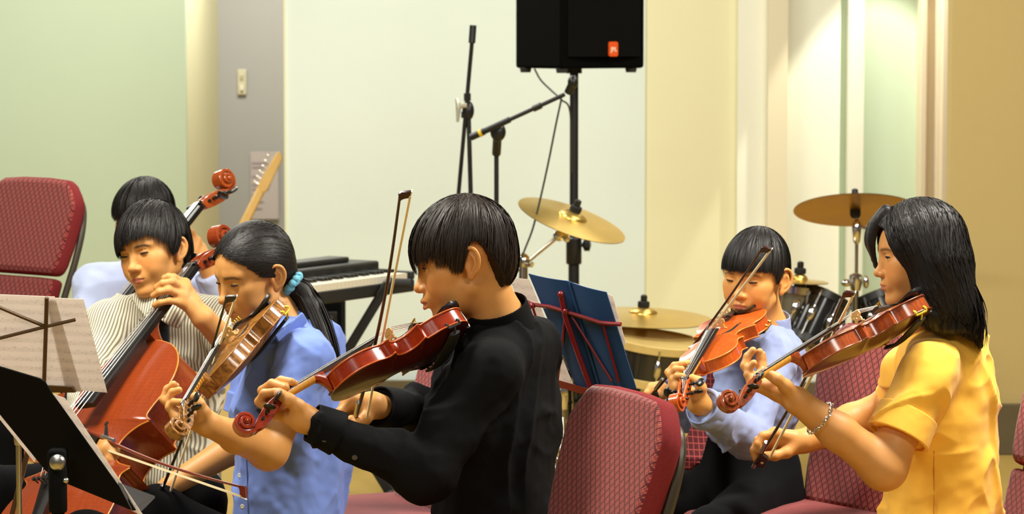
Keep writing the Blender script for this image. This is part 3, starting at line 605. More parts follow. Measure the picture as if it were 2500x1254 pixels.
    if True:   # f holes
        for sg in (-1, 1):
            path = [(bx + 38 * k, sg * 21 * k), (bx + 30 * k, sg * 25 * k), (bx + 18 * k, sg * 30 * k), (bx, sg * 37 * k), (bx - 16 * k, sg * 44 * k), (bx - 28 * k, sg * 52 * k), (bx - 35 * k, sg * 50 * k)]
            P = catmull([(a, b_) for a, b_ in path], 5); ww = np.interp(P[:, 0], OL[:, 0] * k, w)
            zt = RIB + PT + arch_h(P[:, 0], P[:, 1] / ww)
            m = MB(); rad = np.array([.9 + 2.3 * math.sin(math.pi * i / (len(P) - 1)) for i in range(len(P))]) * k
            V = []; Tn = np.gradient(P, axis=0); Tn /= np.linalg.norm(Tn, axis=1)[:, None]; Nn = np.c_[-Tn[:, 1], Tn[:, 0]]
            secs = []
            for i in range(len(P)):
                sec = []
                for a in (-1, -.33, .33, 1):
                    q_ = P[i] + Nn[i] * rad[i] * a; z_ = RIB + PT + arch_h(q_[0], q_[1] / np.interp(q_[0], OL[:, 0] * k, w)); sec.append((q_[0], q_[1], z_ + .35 * k))
                for a in (1, -1): q_ = P[i] + Nn[i] * rad[i] * a; sec.append((q_[0], q_[1], zt[i] - 1.2 * k))
                secs.append(sec)
            m.sweep(np.array(secs) * mm)
            for e_ in (0, -1): m.ell(np.array([P[e_][0], P[e_][1], zt[e_]]) * mm, np.array([3.6, 3.6, .5]) * k * mm, n=10, m=6)
            B(m, 'f_hole', mat('f_hole_dark', (.004, .003, .002, 1), .9) if 'f_hole_dark' not in bpy.data.materials else bpy.data.materials['f_hole_dark'], top)
    if not cello:
        # chin rest on the bass side of the tailpiece
        m = MB(); secs = []
        for t in np.linspace(-1, 1, 13):
            yy = 34 + 42 * t; wd = 30 * math.sqrt(max(1 - t * t, .0)) + 1.5; zc = RIB + PT + 12 + 5 * t * t + 2 * t
            secs.append([(26 + wd * c, yy, zc + 5 * c * c - 2 + (3.5 if s__ else -3.5) * (1 - .3 * c * c)) for s__, cs_ in ((1, np.linspace(-1, 1, 8)), (0, np.linspace(1, -1, 8))) for c in cs_])
        m.sweep(np.array(secs) * mm); cr = B(m, 'chin_rest', BLACKP, angle=60)
        for yy in (22, 40): m = MB().tube(np.array([(-2, yy, RIB + PT + 9), (-3.5, yy, RIB / 2), (-2, yy, -PT)]) * mm, 2.0 * mm, 8); B(m, 'clamp_screw', STEEL, cr)
        m = MB(); m.box(np.array([3, 31, RIB + PT + 6]) * mm, np.array([10, 28, 10]) * mm); m.box(np.array([3, 31, -PT - 1]) * mm, np.array([10, 26, 4]) * mm); B(m, 'clamp_foot', BLACKP, cr, bevel=.001)
        m = MB().lathe([(5 * mm, 0), (6 * mm, 2 * mm), (3 * mm, 9 * mm)], 12, (0, 0, RIB / 2 * mm), roty(-math.pi / 2)); B(m, 'end_button', EBONY)
        if rest:
            rc = rest_col or RUBBER
            P = catmull([(72, -92, -18), (66, -60, -25), (60, -10, -24), (58, 40, -20), (62, 86, -17)], 6)
            secs = []
            for i, p_ in enumerate(P):
                t = i / (len(P) - 1); hw = 13 + 6 * math.sin(t * math.pi); secs.append([(p_[0] + hw * c, p_[1], p_[2] + (4.5 if s__ else -4.5) * math.sqrt(max(0, 1 - c * c * .8))) for s__, cs_ in ((1, np.linspace(-1, 1, 6)), (0, np.linspace(1, -1, 6))) for c in cs_])
            m = MB(); m.sweep(np.array(secs) * mm); sr = B(m, 'shoulder_rest', RUBBER, angle=60)
            for (xx, yy) in ((72, -97), (62, 97)):
                sg = np.sign(yy); m = MB().tube(catmull(np.array([(xx, yy - sg * 12, -18), (xx, yy + sg * 0, -12), (xx, yy + sg * 5, -6)]) * mm, 4), 2.2 * mm, 8)
                m.tube(np.array([(xx - 15, yy + sg * 4, -6), (xx + 15, yy + sg * 4, -6)]) * mm, 3.2 * mm, 10)
                for dx in (-15, 15): m.tube(catmull(np.array([(xx + dx, yy + sg * 4, -6), (xx + dx, yy + sg * 6.5, 1), (xx + dx, yy + sg * 1, 6)]) * mm, 4), 3.2 * mm, 8)
                B(m, 'clamp_fork', rc, sr)
    else:
        m = MB().lathe([(16 * mm, 2 * mm), (13 * mm, -14 * mm), (6 * mm, -18 * mm), (5 * mm, -420 * mm), (1 * mm, -432 * mm)], 14, (0, 0, RIB / 2 * mm), roty(math.pi / 2)); B(m, 'end_pin', STEEL)
    return root
VI = {
 'black': (.92, [[-0.8058, 0.291, -0.5157], [-0.5018, -0.798, 0.3338], [-0.3144, 0.5277, 0.7891]], [-0.1026, 5.971, 1.0098]),
 'yellow': (.94, [[-0.836, 0.2831, -0.4701], [-0.4435, -0.8531, 0.2748], [-0.3233, 0.4382, 0.8388]], [0.9316, 6.4716, 0.998]),
 'pony': (.94, [[-0.2987, 0.6055, -0.7377], [-0.8825, -0.4695, -0.028], [-0.3633, 0.6426, 0.6746]], [-0.5705, 6.769, 0.9532]),
 'boy': (.88, [[-0.3647, 0.8681, -0.3367], [-0.8783, -0.4408, -0.1852], [-0.3092, 0.2282, 0.9232]], [0.5776, 7.1673, 0.9155])}
def vmat(k): s, R, t = VI[k]; return mat4(np.array(R), t, s)
def vpt(k, p): s, R, t = VI[k]; return np.array(R) @ (np.array(p) * 1e-3 * s) + np.array(t)
NECKW = varnish('neck_maple', srgb(216, 150, 50), srgb(232, 176, 84), .25, .35)
YREST = mat('yellow_rubber', srgb(214, 190, 40), .5)
make_fiddle('violin', 'red brown violin held by the boy in the black shirt', 'violin', vmat('black'), varnish('red_varnish', srgb(116, 26, 8), srgb(186, 62, 20)), NECKW, vback=varnish('shaded_red_back', srgb(52, 12, 5), srgb(92, 26, 10), .2, .32), group='violins being played', edge=mat('edge_tint', srgb(196, 92, 34), .3, coat=.4))  # back varnish darkened: shade under the violin put into its colour
make_fiddle('violin', 'brown violin with yellow clips held by the girl in the yellow shirt', 'violin', vmat('yellow'), varnish('brown_varnish', srgb(116, 46, 18), srgb(166, 80, 34), .3), NECKW, vback=varnish('shaded_brown_back', srgb(66, 28, 10), srgb(104, 50, 20), .2, .32), rest_col=YREST, group='violins being played', edge=mat('edge_tint', srgb(120, 56, 24), .3, coat=.4))  # darker back varnish carries the shade of the underside in its colour
make_fiddle('violin', 'golden brown flamed violin held by the girl with the ponytail', 'violin', vmat('pony'), varnish('gold_varnish', srgb(84, 46, 14), srgb(178, 122, 54), .5), varnish('striped_neck', srgb(120, 66, 12), srgb(214, 150, 44), .8, .3), rest_col=YREST, group='violins being played', edge=mat('edge_tint', srgb(150, 98, 38), .3, coat=.4))
make_fiddle('violin', 'small orange violin held by the short boy with the red tie', 'violin', vmat('boy'), varnish('orange_varnish', srgb(160, 60, 16), srgb(206, 98, 36), .2), NECKW, rest_col=GOLD, group='violins being played', edge=mat('edge_tint', srgb(206, 128, 52), .3, coat=.4))
CVAR = varnish('cello_varnish', srgb(114, 42, 15), srgb(160, 70, 31), .1, .2)
CELLO_R = np.array([[0.3508, -0.7715, -0.5308], [0.6329, 0.6131, -0.4728], [0.6902, -0.1701, 0.7034]]); CELLO_T = np.array([-1.0963, 6.8207, 0.3067]); CELLO_S = .92
make_fiddle('cello', 'large red brown cello played by the boy in the striped shirt', 'cello', mat4(CELLO_R, CELLO_T, CELLO_S), CVAR, NECKW, 'cello', group='cellos')
# ================================================================== SOFT FORMS: signed distance fields meshed by sparse surface nets
def smin(a, b, k):
    if k <= 0: return np.minimum(a, b)
    h = np.clip(.5 + .5 * (b - a) / k, 0, 1); return b + (a - b) * h - k * h * (1 - h)
def smax(a, b, k): return -smin(-a, -b, k)
class Field:
    def __init__(s): s.ops = []; s.disp = None
    def _push(s, op, fn, lo, hi, k): s.ops.append((op, fn, np.asarray(lo, float), np.asarray(hi, float), k)); return s
    def ell(s, c, r, R=None, k=.01, op='add'):
        c = np.asarray(c, float); r = np.asarray(r, float) * np.ones(3); Rm = np.eye(3) if R is None else np.asarray(R, float)
        def fn(P):
            q = (P - c) @ Rm; k0 = np.linalg.norm(q / r, axis=-1); k1 = np.linalg.norm(q / (r * r), axis=-1)
            return k0 * (k0 - 1) / np.maximum(k1, 1e-9)
        e = np.sqrt(((Rm * r) ** 2).sum(1)); return s._push(op, fn, c - e, c + e, k)
    def cap(s, a, b, ra, rb=None, k=.01, op='add'):
        a = np.asarray(a, float); b = np.asarray(b, float); rb = ra if rb is None else rb; d = b - a; L2 = max(d @ d, 1e-12)
        def fn(P):
            q = P - a; t = np.clip(q @ d / L2, 0, 1); return np.linalg.norm(q - t[..., None] * d, axis=-1) - (ra + (rb - ra) * t)
        r = max(ra, rb); return s._push(op, fn, np.minimum(a, b) - r, np.maximum(a, b) + r, k)
    def chain(s, P, R, k=.006, op='add'):
        for i in range(len(P) - 1): s.cap(P[i], P[i + 1], R[i], R[i + 1], k, op)
        return s
    def slab(s, a, b, ua, wa, ta, wb, tb, k=.02, op='add', ub=None):
        # tapered limb of elliptic section: lateral axis u, half widths w along u, half thickness t across
        a = np.asarray(a, float); b = np.asarray(b, float); d = b - a; L = np.linalg.norm(d); d = d / max(L, 1e-9)
        u = unit(np.asarray(ua, float) - np.asarray(ua, float) @ d * d); v = np.cross(d, u)
        def fn(P):
            q = P - a; x = q @ d; t = np.clip(x / max(L, 1e-9), 0, 1); w = wa + (wb - wa) * t; th = ta + (tb - ta) * t
            ax = x - np.clip(x, 0, L); mn = np.minimum(w, th)
            g = np.sqrt((q @ u / w) ** 2 + (q @ v / th) ** 2 + (ax / mn) ** 2)
            return (g - 1) * mn
        r = max(wa, wb, ta, tb) + .05; return s._push(op, fn, np.minimum(a, b) - r, np.maximum(a, b) + r, k)
    def half(s, p, n, k=.003):
        # remove everything on the +n side of the plane
        p = np.asarray(p, float); n = unit(n)
        return s._push('cut', lambda P: (P - p) @ n, [-1e3] * 3, [1e3] * 3, k)
    def eval(s, P, margin):
        # P: (nb, m, 3) blocks or (m,3)
        flat = P.ndim == 2
        if flat: P = P[None]
        D = np.full(P.shape[:2], 1.0)
        lo = P.min(1); hi = P.max(1)
        if flat: X, Y, Z = np.ascontiguousarray(P[0].T)
        for op, fn, l, h, k in s.ops:
            mg = margin + 1.6 * k + .006
            sel = np.nonzero(((hi >= l - mg) & (lo <= h + mg)).all(1))[0]
            if len(sel) == 0: continue
            if flat:
                pp = P[0]; ss = np.nonzero((X >= l[0] - mg) & (X <= h[0] + mg) & (Y >= l[1] - mg) & (Y <= h[1] + mg) & (Z >= l[2] - mg) & (Z <= h[2] + mg))[0]
                if len(ss) == 0: continue
                d = fn(pp[ss]); cur = D[0, ss]
                D[0, ss] = smin(cur, d, k) if op == 'add' else smax(cur, -d if op == 'sub' else d, k)
            else:
                d = fn(P[sel]); cur = D[sel]
                D[sel] = smin(cur, d, k) if op == 'add' else smax(cur, -d if op == 'sub' else d, k)
        return D[0] if flat else D
    def mesh(s, h, B=8, newton=1):
        lo = np.min([o[2] for o in s.ops if o[0] == 'add'], 0) - 2 * h; hi = np.max([o[3] for o in s.ops if o[0] == 'add'], 0) + 2 * h
        bs = B * h; nb = np.ceil((hi - lo) / bs).astype(int) + 1
        g = np.stack(np.meshgrid(*[np.arange(n) for n in nb], indexing='ij'), -1).reshape(-1, 3)
        cen = lo + (g + .5) * bs
        dc = s.eval(cen[:, None, :], bs * 2.0)[:, 0]
        g = g[np.abs(dc) < bs * 1.4]
        if len(g) == 0: return np.zeros((0, 3)), np.zeros((0, 4), int)
        loc = np.stack(np.meshgrid(*[np.arange(B + 1)] * 3, indexing='ij'), -1).reshape(-1, 3)
        verts = []; keysC = []; edges = []
        S = np.array([1 << 42, 1 << 21, 1], dtype=np.int64); OFF = 64
        for c0 in range(0, len(g), 600):
            gb = g[c0:c0 + 600]; I = gb[:, None, :] * B + loc[None]; P = lo + I * h
            D = s.eval(P, 3 * h + .012).reshape(-1, B + 1, B + 1, B + 1)
            neg = D < 0; base = gb * B
            cnt = np.zeros(D[:, :-1, :-1, :-1].shape, np.int8); acc = np.zeros(cnt.shape + (3,)); nn = np.zeros(cnt.shape)
            for ax in range(3):
                sl0 = [slice(None)] * 4; sl1 = [slice(None)] * 4; sl0[ax + 1] = slice(0, B); sl1[ax + 1] = slice(1, B + 1)
                d0, d1 = D[tuple(sl0)], D[tuple(sl1)]; cr = neg[tuple(sl0)] != neg[tuple(sl1)]
                t = np.where(cr, d0 / np.where(cr, d0 - d1, 1), 0)
                o1, o2 = [a for a in range(3) if a != ax]
                for da in (0, 1):
                    for db in (0, 1):
                        ss = [slice(None)] * 4; ss[o1 + 1] = slice(da, da + B); ss[o2 + 1] = slice(db, db + B); ss = tuple(ss)
                        c = cr[ss]; nn += c; acc[..., ax] += np.where(c, t[ss], 0); acc[..., o1] += c * da; acc[..., o2] += c * db
                # edges owned by this block: corner index < B on all axes
                ss = [slice(None)] * 4; ss[1] = slice(0, B); ss[2] = slice(0, B); ss[3] = slice(0, B)
                crr = cr[tuple(ss)]; w = np.nonzero(crr)
                if len(w[0]):
                    idx = base[w[0]] + np.stack(w[1:], 1); edges.append((ax, idx, neg[:, :B, :B, :B][w]))
            w = np.nonzero(nn > 0); off = acc[w] / nn[w][:, None]; idx = base[w[0]] + np.stack(w[1:], 1)
            verts.append(lo + (idx + off) * h); keysC.append((idx + OFF) @ S)
        V = np.concatenate(verts); K = np.concatenate(keysC); K, ui = np.unique(K, return_index=True); V = V[ui]
        F = []
        for ax, idx, ng in edges:
            o1, o2 = (ax + 1) % 3, (ax + 2) % 3; e1 = np.zeros(3, int); e2 = np.zeros(3, int); e1[o1] = 1; e2[o2] = 1
            q = np.stack([(idx - e1 - e2 + OFF) @ S, (idx - e2 + OFF) @ S, (idx + OFF) @ S, (idx - e1 + OFF) @ S], 1)
            j = np.searchsorted(K, q); j = np.clip(j, 0, len(K) - 1); ok = (K[j] == q).all(1)
            j = np.where(ng[:, None], j, j[:, ::-1]); F.append(j[ok])
        F = np.concatenate(F)
        # close the rare pin holes left where neighbouring blocks disagree
        E_ = np.sort(np.stack([F, np.roll(F, -1, 1)], -1).reshape(-1, 2), 1); key = E_[:, 0] * np.int64(len(V)) + E_[:, 1]; uk, ct = np.unique(key, return_counts=True); bk = set(uk[ct == 1].tolist())
        if bk:
            D_ = np.stack([F, np.roll(F, -1, 1)], -1).reshape(-1, 2); nx = {int(b): int(a) for (a, b), k_ in zip(D_, key) if int(k_) in bk}; seen = set(); add = []
            for st0 in list(nx):
                if st0 in seen: continue
                lp = [st0]; seen.add(st0); c = nx[st0]
                while c in nx and c != st0 and c not in seen and len(lp) < 40: lp.append(c); seen.add(c); c = nx[c]
                if c == st0 and 3 <= len(lp) < 40:
                    for i in range(1, len(lp) - 1, 2): add.append([lp[0], lp[i], lp[i + 1], lp[min(i + 2, len(lp) - 1)]])
            add = [q for q in add if len(set(q)) == 4] + [[q[0], q[1], q[2], q[2]] for q in add if len(set(q)) == 3]
            F4 = [q for q in add if len(set(q)) == 4]; 
            if F4: F = np.concatenate([F, np.array(F4)])
            s.tri_fix = [q[:3] for q in add if len(set(q)) == 3]
        for _ in range(max(newton, 1 if s.disp is not None else 0)):
            e = h * .3; d = s.eval(V, .02); G = np.stack([s.eval(V + np.eye(3)[i] * e, .02) - d for i in range(3)], 1) / e
            gl = np.maximum((G * G).sum(1), .15); st = -(d / gl)[:, None] * G; ln = np.linalg.norm(st, axis=1); st *= np.minimum(1, .45 * h / np.maximum(ln, 1e-9))[:, None]; V = V + st
        if s.disp is not None: V = V - s.disp(V)[:, None] * G / np.maximum(np.linalg.norm(G, axis=1), .3)[:, None]
        return V, F
def soft_obj(name, V, F, material, parent, color=None, sub=None):
    o_ = wloc(parent) if parent is not None else 0
    me = bpy.data.meshes.new(name); me.vertices.add(len(V)); me.vertices.foreach_set('co', (V - o_).astype(np.float32).ravel())
    me.loops.add(len(F) * 4); me.loops.foreach_set('vertex_index', F.astype(np.int32).ravel()); me.polygons.add(len(F))
    me.polygons.foreach_set('loop_start', np.arange(len(F), dtype=np.int32) * 4)
    me.polygons.foreach_set('use_smooth', np.ones(len(F), bool)); me.update(calc_edges=True); me.validate()
    if color is not None:
        ca = me.color_attributes.new('tint', 'FLOAT_COLOR', 'POINT'); ca.data.foreach_set('color', np.c_[color, np.ones(len(V))].astype(np.float32).ravel())
    me.materials.append(material); o = bpy.data.objects.new(name, me); COL.objects.link(o)
    if parent is not None: o.parent = parent
    return o
# vectorised value noise
_perm = np.random.default_rng(3).random(4096)
def vnoise(P):
    I = np.floor(P).astype(np.int64); f = P - I; f = f * f * (3 - 2 * f); out = 0
    for dx in (0, 1):
        for dy in (0, 1):
            for dz in (0, 1):
                hsh = ((I[..., 0] + dx) * 73856093 ^ (I[..., 1] + dy) * 19349663 ^ (I[..., 2] + dz) * 83492791) & 4095
                out = out + _perm[hsh] * (f[..., 0] if dx else 1 - f[..., 0]) * (f[..., 1] if dy else 1 - f[..., 1]) * (f[..., 2] if dz else 1 - f[..., 2])
    return out - .5
def skin_mat(name, base, lips):
    m = bpy.data.materials.new(name); m.use_nodes = True; nt = m.node_tree; b = nt.nodes['Principled BSDF']
    at = nt.nodes.new('ShaderNodeVertexColor'); at.layer_name = 'tint'
    tc = nt.nodes.new('ShaderNodeTexCoord'); n = nt.nodes.new('ShaderNodeTexNoise'); n.inputs['Scale'].default_value = 45; n.inputs['Detail'].default_value = 5; nt.links.new(tc.outputs['Object'], n.inputs['Vector'])
    mx = nt.nodes.new('ShaderNodeMix'); mx.data_type = 'RGBA'; mx.blend_type = 'MULTIPLY'; mx.inputs[0].default_value = 1.0
    cr = nt.nodes.new('ShaderNodeMapRange'); cr.inputs[3].default_value = .9; cr.inputs[4].default_value = 1.08; nt.links.new(n.outputs['Fac'], cr.inputs[0])
    nt.links.new(at.outputs['Color'], mx.inputs[6]); nt.links.new(cr.outputs[0], mx.inputs[7]); nt.links.new(mx.outputs[2], b.inputs['Base Color'])
    b.inputs['Roughness'].default_value = .48; b.inputs['Specular IOR Level'].default_value = .35
    b.inputs['Subsurface Weight'].default_value = .12; b.inputs['Subsurface Radius'].default_value = (1, .35, .2); b.inputs['Subsurface Scale'].default_value = .008
    bp = nt.nodes.new('ShaderNodeBump'); bp.inputs['Strength'].default_value = .12; bp.inputs['Distance'].default_value = .001; n2 = nt.nodes.new('ShaderNodeTexNoise'); n2.inputs['Scale'].default_value = 600; nt.links.new(tc.outputs['Object'], n2.inputs['Vector']); nt.links.new(n2.outputs['Fac'], bp.inputs['Height']); nt.links.new(bp.outputs[0], b.inputs['Normal'])
    return m
# ------------------------------------------------------------------ head (local mm: x right of person, y forward, z up, origin between the ear canals)
MM = 1e-3
EYE_X, EYE_Y, EYE_Z = 31.5, 67.0, 17.0
def head_field(F, T, s=1.0, child=0.0, lid=.55, mouth=0.0, ear=1.0, lip=0.0, neck_to=None, neck_r=(50, 54), jaw=1.0, nose=1.0):
    """add a head to field F.  T maps local mm points to world (T(p)); lid 0 open..1 closed"""
    R = T.R; sc = MM * T.s
    P = lambda *p: T(np.array(p, float))
    E = lambda c, r, k=10, op='add', rot=None: F.ell(P(*c), np.array(r) * sc, R if rot is None else R @ rot, k * sc, op)
    C = lambda a, b, ra, rb=None, k=8, op='add': F.cap(P(*a), P(*b), ra * sc, (ra if rb is None else rb) * sc, k * sc, op)
    E((0, -10, 44), (73, 91, 80), 10)                       # cranium
    E((0, 24, 28), (66, 61, 66), 22)                        # forehead, temples
    E((0, 38, -18), (56, 45, 52), 18)                       # mid face
    E((0, 30, -52), (48 * jaw, 46, 38), 22)                 # lower face
    for sg in (-1, 1):
        C((sg * 44 * jaw, 8, -40), (sg * 14, 60, -79), 16, 16, 20)    # jaw line
        E((sg * 34, 52, -22), (28, 27, 31), 18)             # cheek
        E((sg * 46, 42, 0), (20, 27, 19), 16)               # cheekbone
        C((sg * 14, 76, 38), (sg * 46, 63, 36), 8, 7.5, 14)   # brow
    E((0, 68, -81), (21 * jaw, 17, 15), 14)                 # chin
    E((0, 76 + lip * .75, -44), (27, 15, 21), 14)                       # muzzle
    for sg in (-1, 1):                                      # eye sockets and lids
        E((sg * 31, 91, 17), (19, 11.5, 9.5), 10, 'sub')
        E((sg * EYE_X, EYE_Y, EYE_Z), (15.0, 13.8, 13.4), 3.5)
        op_ = 1 - lid
        if op_ > .05:
            E((sg * (EYE_X + .5), EYE_Y + 14, EYE_Z - 1.2), (12.5, 12, max(4.6 * op_, .8)), 1.2, 'sub', roty(-sg * .08))
        C((sg * 20, 80.0, EYE_Z + 7.5), (sg * 42, 76.0, EYE_Z + 7.0), 1.1, .9, 2.2, 'sub')      # lid crease
    b = nose
    C((0, 78.5, 22), (0, 90 + 2 * b, -12), 7.5, 9.5, 10)       # bridge
    E((0, 94 + 4 * b, -17), (11.5, 10.5, 9.5), 7)               # tip
    for sg in (-1, 1):
        E((sg * 12.5, 88.5, -20.5), (7.8, 9.0, 7.5), 5)         # wing
        E((sg * 7, 92.5, -28.5), (3.4, 4.6, 3.0), 1.5, 'sub') # nostril
    C((0, 93.5, -30), (0, 93.5, -38), 1.2, 1.6, 4, 'sub')   # philtrum
    mo = mouth; lp = lip
    for sg in (-1, 1):
        C((0, 88.5 + lp, -43.5), (sg * 10, 87.5 + lp * .85, -43.0), 5.2, 4.8, 3); C((sg * 10, 87.5 + lp * .85, -43.0), (sg * 20.5, 80.5 + lp * .4, -47), 4.4, 2.4, 3)   # upper lip
        C((0, 87.0 + lp * .9, -53.5 - mo), (sg * 10, 85.5 + lp * .8, -53.0 - mo), 6.0, 5.4, 3); C((sg * 10, 85.5 + lp * .8, -53.0 - mo), (sg * 19.5, 80 + lp * .4, -49 - mo * .4), 4.8, 2.2, 3)
        C((0, 95.0 + lp, -48.6 - mo * .45), (sg * 11, 92.5 + lp * .85, -48.2 - mo * .4), 1.3 + mo * .45, 1.2 + mo * .4, 1.5, 'sub'); C((sg * 11, 92.5 + lp * .85, -48.2 - mo * .4), (sg * 22, 84 + lp * .4, -48.2), 1.2 + mo * .4, .8, 1.5, 'sub')
    C((-9, 92, -64), (9, 92, -64), 3.5, 3.5, 8, 'sub')      # fold under lip
    # ears
    ear_s = ear
    for sg in (-1, 1):
        er = roty(0) @ rotz(sg * .42) @ rotx(.16)
        base = np.array([sg * 69, -8, 6.0])
        es = ear_s; ear = lambda y, z, x=0.0: base + er @ (np.array([sg * x, y, z]) * es)
        F.ell(P(*ear(-8, 2, 5)), np.array([4.5, 17, 28]) * sc, R @ er, 4 * sc)
        hel = [ear(6, 4, 3), ear(10, 14, 6), ear(6, 25, 8), ear(-6, 30.5, 9), ear(-18, 27, 9.5), ear(-25, 15, 9.5), ear(-25, 1, 9), ear(-19, -13, 8), ear(-11, -22, 7)]
        hel = catmull(hel, 3); F.chain([P(*p) for p in hel], [3.4 * sc] * len(hel), 2.2 * sc)
        F.ell(P(*ear(-4, -24, 5)), np.array([4.6, 8.0, 9.5]) * sc, R @ er, 4 * sc)
        F.ell(P(*ear(-5, 0, 11)), np.array([5.5, 11, 14]) * sc, R @ er, 3 * sc, 'sub')
        F.ell(P(*ear(-9, 19, 10.5)), np.array([3.5, 9, 6]) * sc, R @ er, 3 * sc, 'sub')
        ah = catmull([ear(-8, 18, 6.5), ear(-16, 10, 8), ear(-16, -3, 8), ear(-9, -13, 7)], 3); F.chain([P(*p) for p in ah], [2.6 * sc] * len(ah), 2.5 * sc)
        F.ell(P(*ear(4.5, -3, 6)), np.array([4, 4.2, 6.5]) * sc, R @ er, 3 * sc)
class Pose:
    def __init__(s, R, o, sc=1.0): s.R = np.asarray(R, float); s.o = np.asarray(o, float); s.s = sc
    def __call__(s, p): return s.o + s.R @ (np.asarray(p, float) * MM * s.s)
    def inv(s, W_): return ((W_ - s.o) @ s.R) / (MM * s.s)
def head_pose(px, py, d, yaw, pitch, roll, s=1.0, at=(0, 0, 0)):
    """yaw: 0 faces the camera, negative turns to picture left; pitch>0 looks down; roll>0 tilts the head to picture right"""
    f = -FW; base = np.stack([np.cross(f, UP), f, UP], 1)       # x right of person, y forward to camera, z up
    R = base @ roty(0) 
    a = math.radians(yaw)
    R = base @ rotz(-(-a)) @ rotx(-math.radians(pitch)) @ roty(math.radians(roll))
    o = W(px, py, d) - R @ (np.array(at, float) * MM * s)
    return Pose(R, o, s)
def skin_tint(V, T, base, lips=(.45, .13, .085), brow=(.02, .013, .009), blush=.25, brow_k=1.0, sub_nails=()):
    """pigment per vertex: lips, brows, cheeks"""
    base = np.array(base); col = np.tile(base, (len(V), 1)); q = T.inv(V)
    def mixin(c, a): 
        nonlocal col
        a = np.clip(a, 0, 1)[:, None]; col = col * (1 - a) + np.array(c) * a
    inface = (q[:, 1] > 40)
    ax = np.abs(q[:, 0])
    bl = np.exp(-(((ax - 40) / 18) ** 2 + ((q[:, 2] + 14) / 16) ** 2)) * inface
    mixin(base * np.array([1.05, .72, .66]), bl * blush * 1.6)
    nz = np.exp(-((ax / 14) ** 2 + ((q[:, 2] + 18) / 10) ** 2)) * (q[:, 1] > 85); mixin(base * np.array([1.0, .8, .75]), nz * .5)
    lipu = 1 / (1 + np.exp(-(1 - (ax / 21.5) ** 2 - ((q[:, 2] + 48.5) / np.where(q[:, 2] > -48.5, 7.6 - .16 * ax, 10.5 - .26 * ax)) ** 2) * 12)) * (q[:, 1] > 70)
    mixin(lips, lipu * .9)
    zb = 33.5 + 2.2 * np.sin(np.clip((ax - 12) / 40, 0, 1) * math.pi) - np.clip(ax - 42, 0, 20) * .25
    bw = np.exp(-((q[:, 2] - zb) / 3.6) ** 4) * (1 / (1 + np.exp(-(ax - 14) / 1.5))) * (1 / (1 + np.exp((ax - 53) / 2))) * inface * (q[:, 1] > 45)
    mixin(brow, bw * .95 * brow_k)
    ea = np.exp(-((ax - 74) / 10) ** 2) * (np.abs(q[:, 1] + 12) < 30) * (np.abs(q[:, 2] - 6) < 40); mixin(base * np.array([1.0, .72, .62]), ea * .35)
    return col
EYEW = mat('eye_white', (.55, .50, .44, 1), .25); 
def eye_mat():
    m = bpy.data.materials.new('eye_ball'); m.use_nodes = True; nt = m.node_tree; b = nt.nodes['Principled BSDF']; b.inputs['Roughness'].default_value = .12
    tc = nt.nodes.new('ShaderNodeTexCoord'); sp = nt.nodes.new('ShaderNodeSeparateXYZ'); nt.links.new(tc.outputs['Object'], sp.inputs[0])
    cr = nt.nodes.new('ShaderNodeValToRGB'); e = cr.color_ramp.elements; e[0].position = 0; e[0].color = (.5, .46, .40, 1); e[1].position = .86; e[1].color = (.5, .46, .4, 1)
    for p_, c_ in ((.875, (.02, .010, .005, 1)), (.965, (.025, .012, .006, 1)), (.972, (.002, .002, .002, 1))): x_ = cr.color_ramp.elements.new(p_); x_.color = c_
    dv = nt.nodes.new('ShaderNodeMath'); dv.operation = 'DIVIDE'; dv.inputs[1].default_value = 12.2 * MM; nt.links.new(sp.outputs[1], dv.inputs[0]); nt.links.new(dv.outputs[0], cr.inputs[0]); nt.links.new(cr.outputs[0], b.inputs['Base Color'])
    return m
EYEM = eye_mat()
LASH = mat('eyelash', (.008, .006, .005, 1), .7)
def eyes(T, parent, lid=.5, gaze=(0, 0), mouth=0):
    for sg in (-1, 1):
        c = T((sg * EYE_X, EYE_Y, EYE_Z)); Rg = T.R @ rotz(math.radians(-gaze[0])) @ rotx(math.radians(gaze[1]))
        m = MB(); m.ell((0, 0, 0), np.array([12.2, 12.2, 12.2]) * MM, n=24, m=16)
        o = m.build('eye', EYEM, None); o.parent = parent; o.matrix_parent_inverse = Matrix.Identity(4); o.matrix_basis = mat4(Rg, c - np.array(parent.matrix_world.translation), T.s)
        # lash line following the edge of the upper lid
        op_ = 1 - lid; dz = -1.2 + 4.4 * op_
        P = []
        for t in np.linspace(-1, 1, 11):
            x_ = t * 13.2; z_ = EYE_Z - 1.2 + (dz + 1.2) * (1 - t * t) - .6 * t * sg * 0 - .9 * t * t * 0
            # on the lid ellipsoid
            zz_ = z_ - EYE_Z; yy = 13.8 * math.sqrt(max(0, 1 - (x_ / 15.0) ** 2 - (zz_ / 13.4) ** 2)) + .5
            P.append(T((sg * (EYE_X + t * 13.2 + .3), EYE_Y + yy, z_ + .9 * t)))
        MB().tube(P, np.array([.5, .9, 1.2, 1.35, 1.5, 1.5, 1.5, 1.5, 1.4, 1.2, .7]) * (1.45 if lid > .6 else 1.15) * MM * T.s, 6).build('eyelashes', LASH, parent)
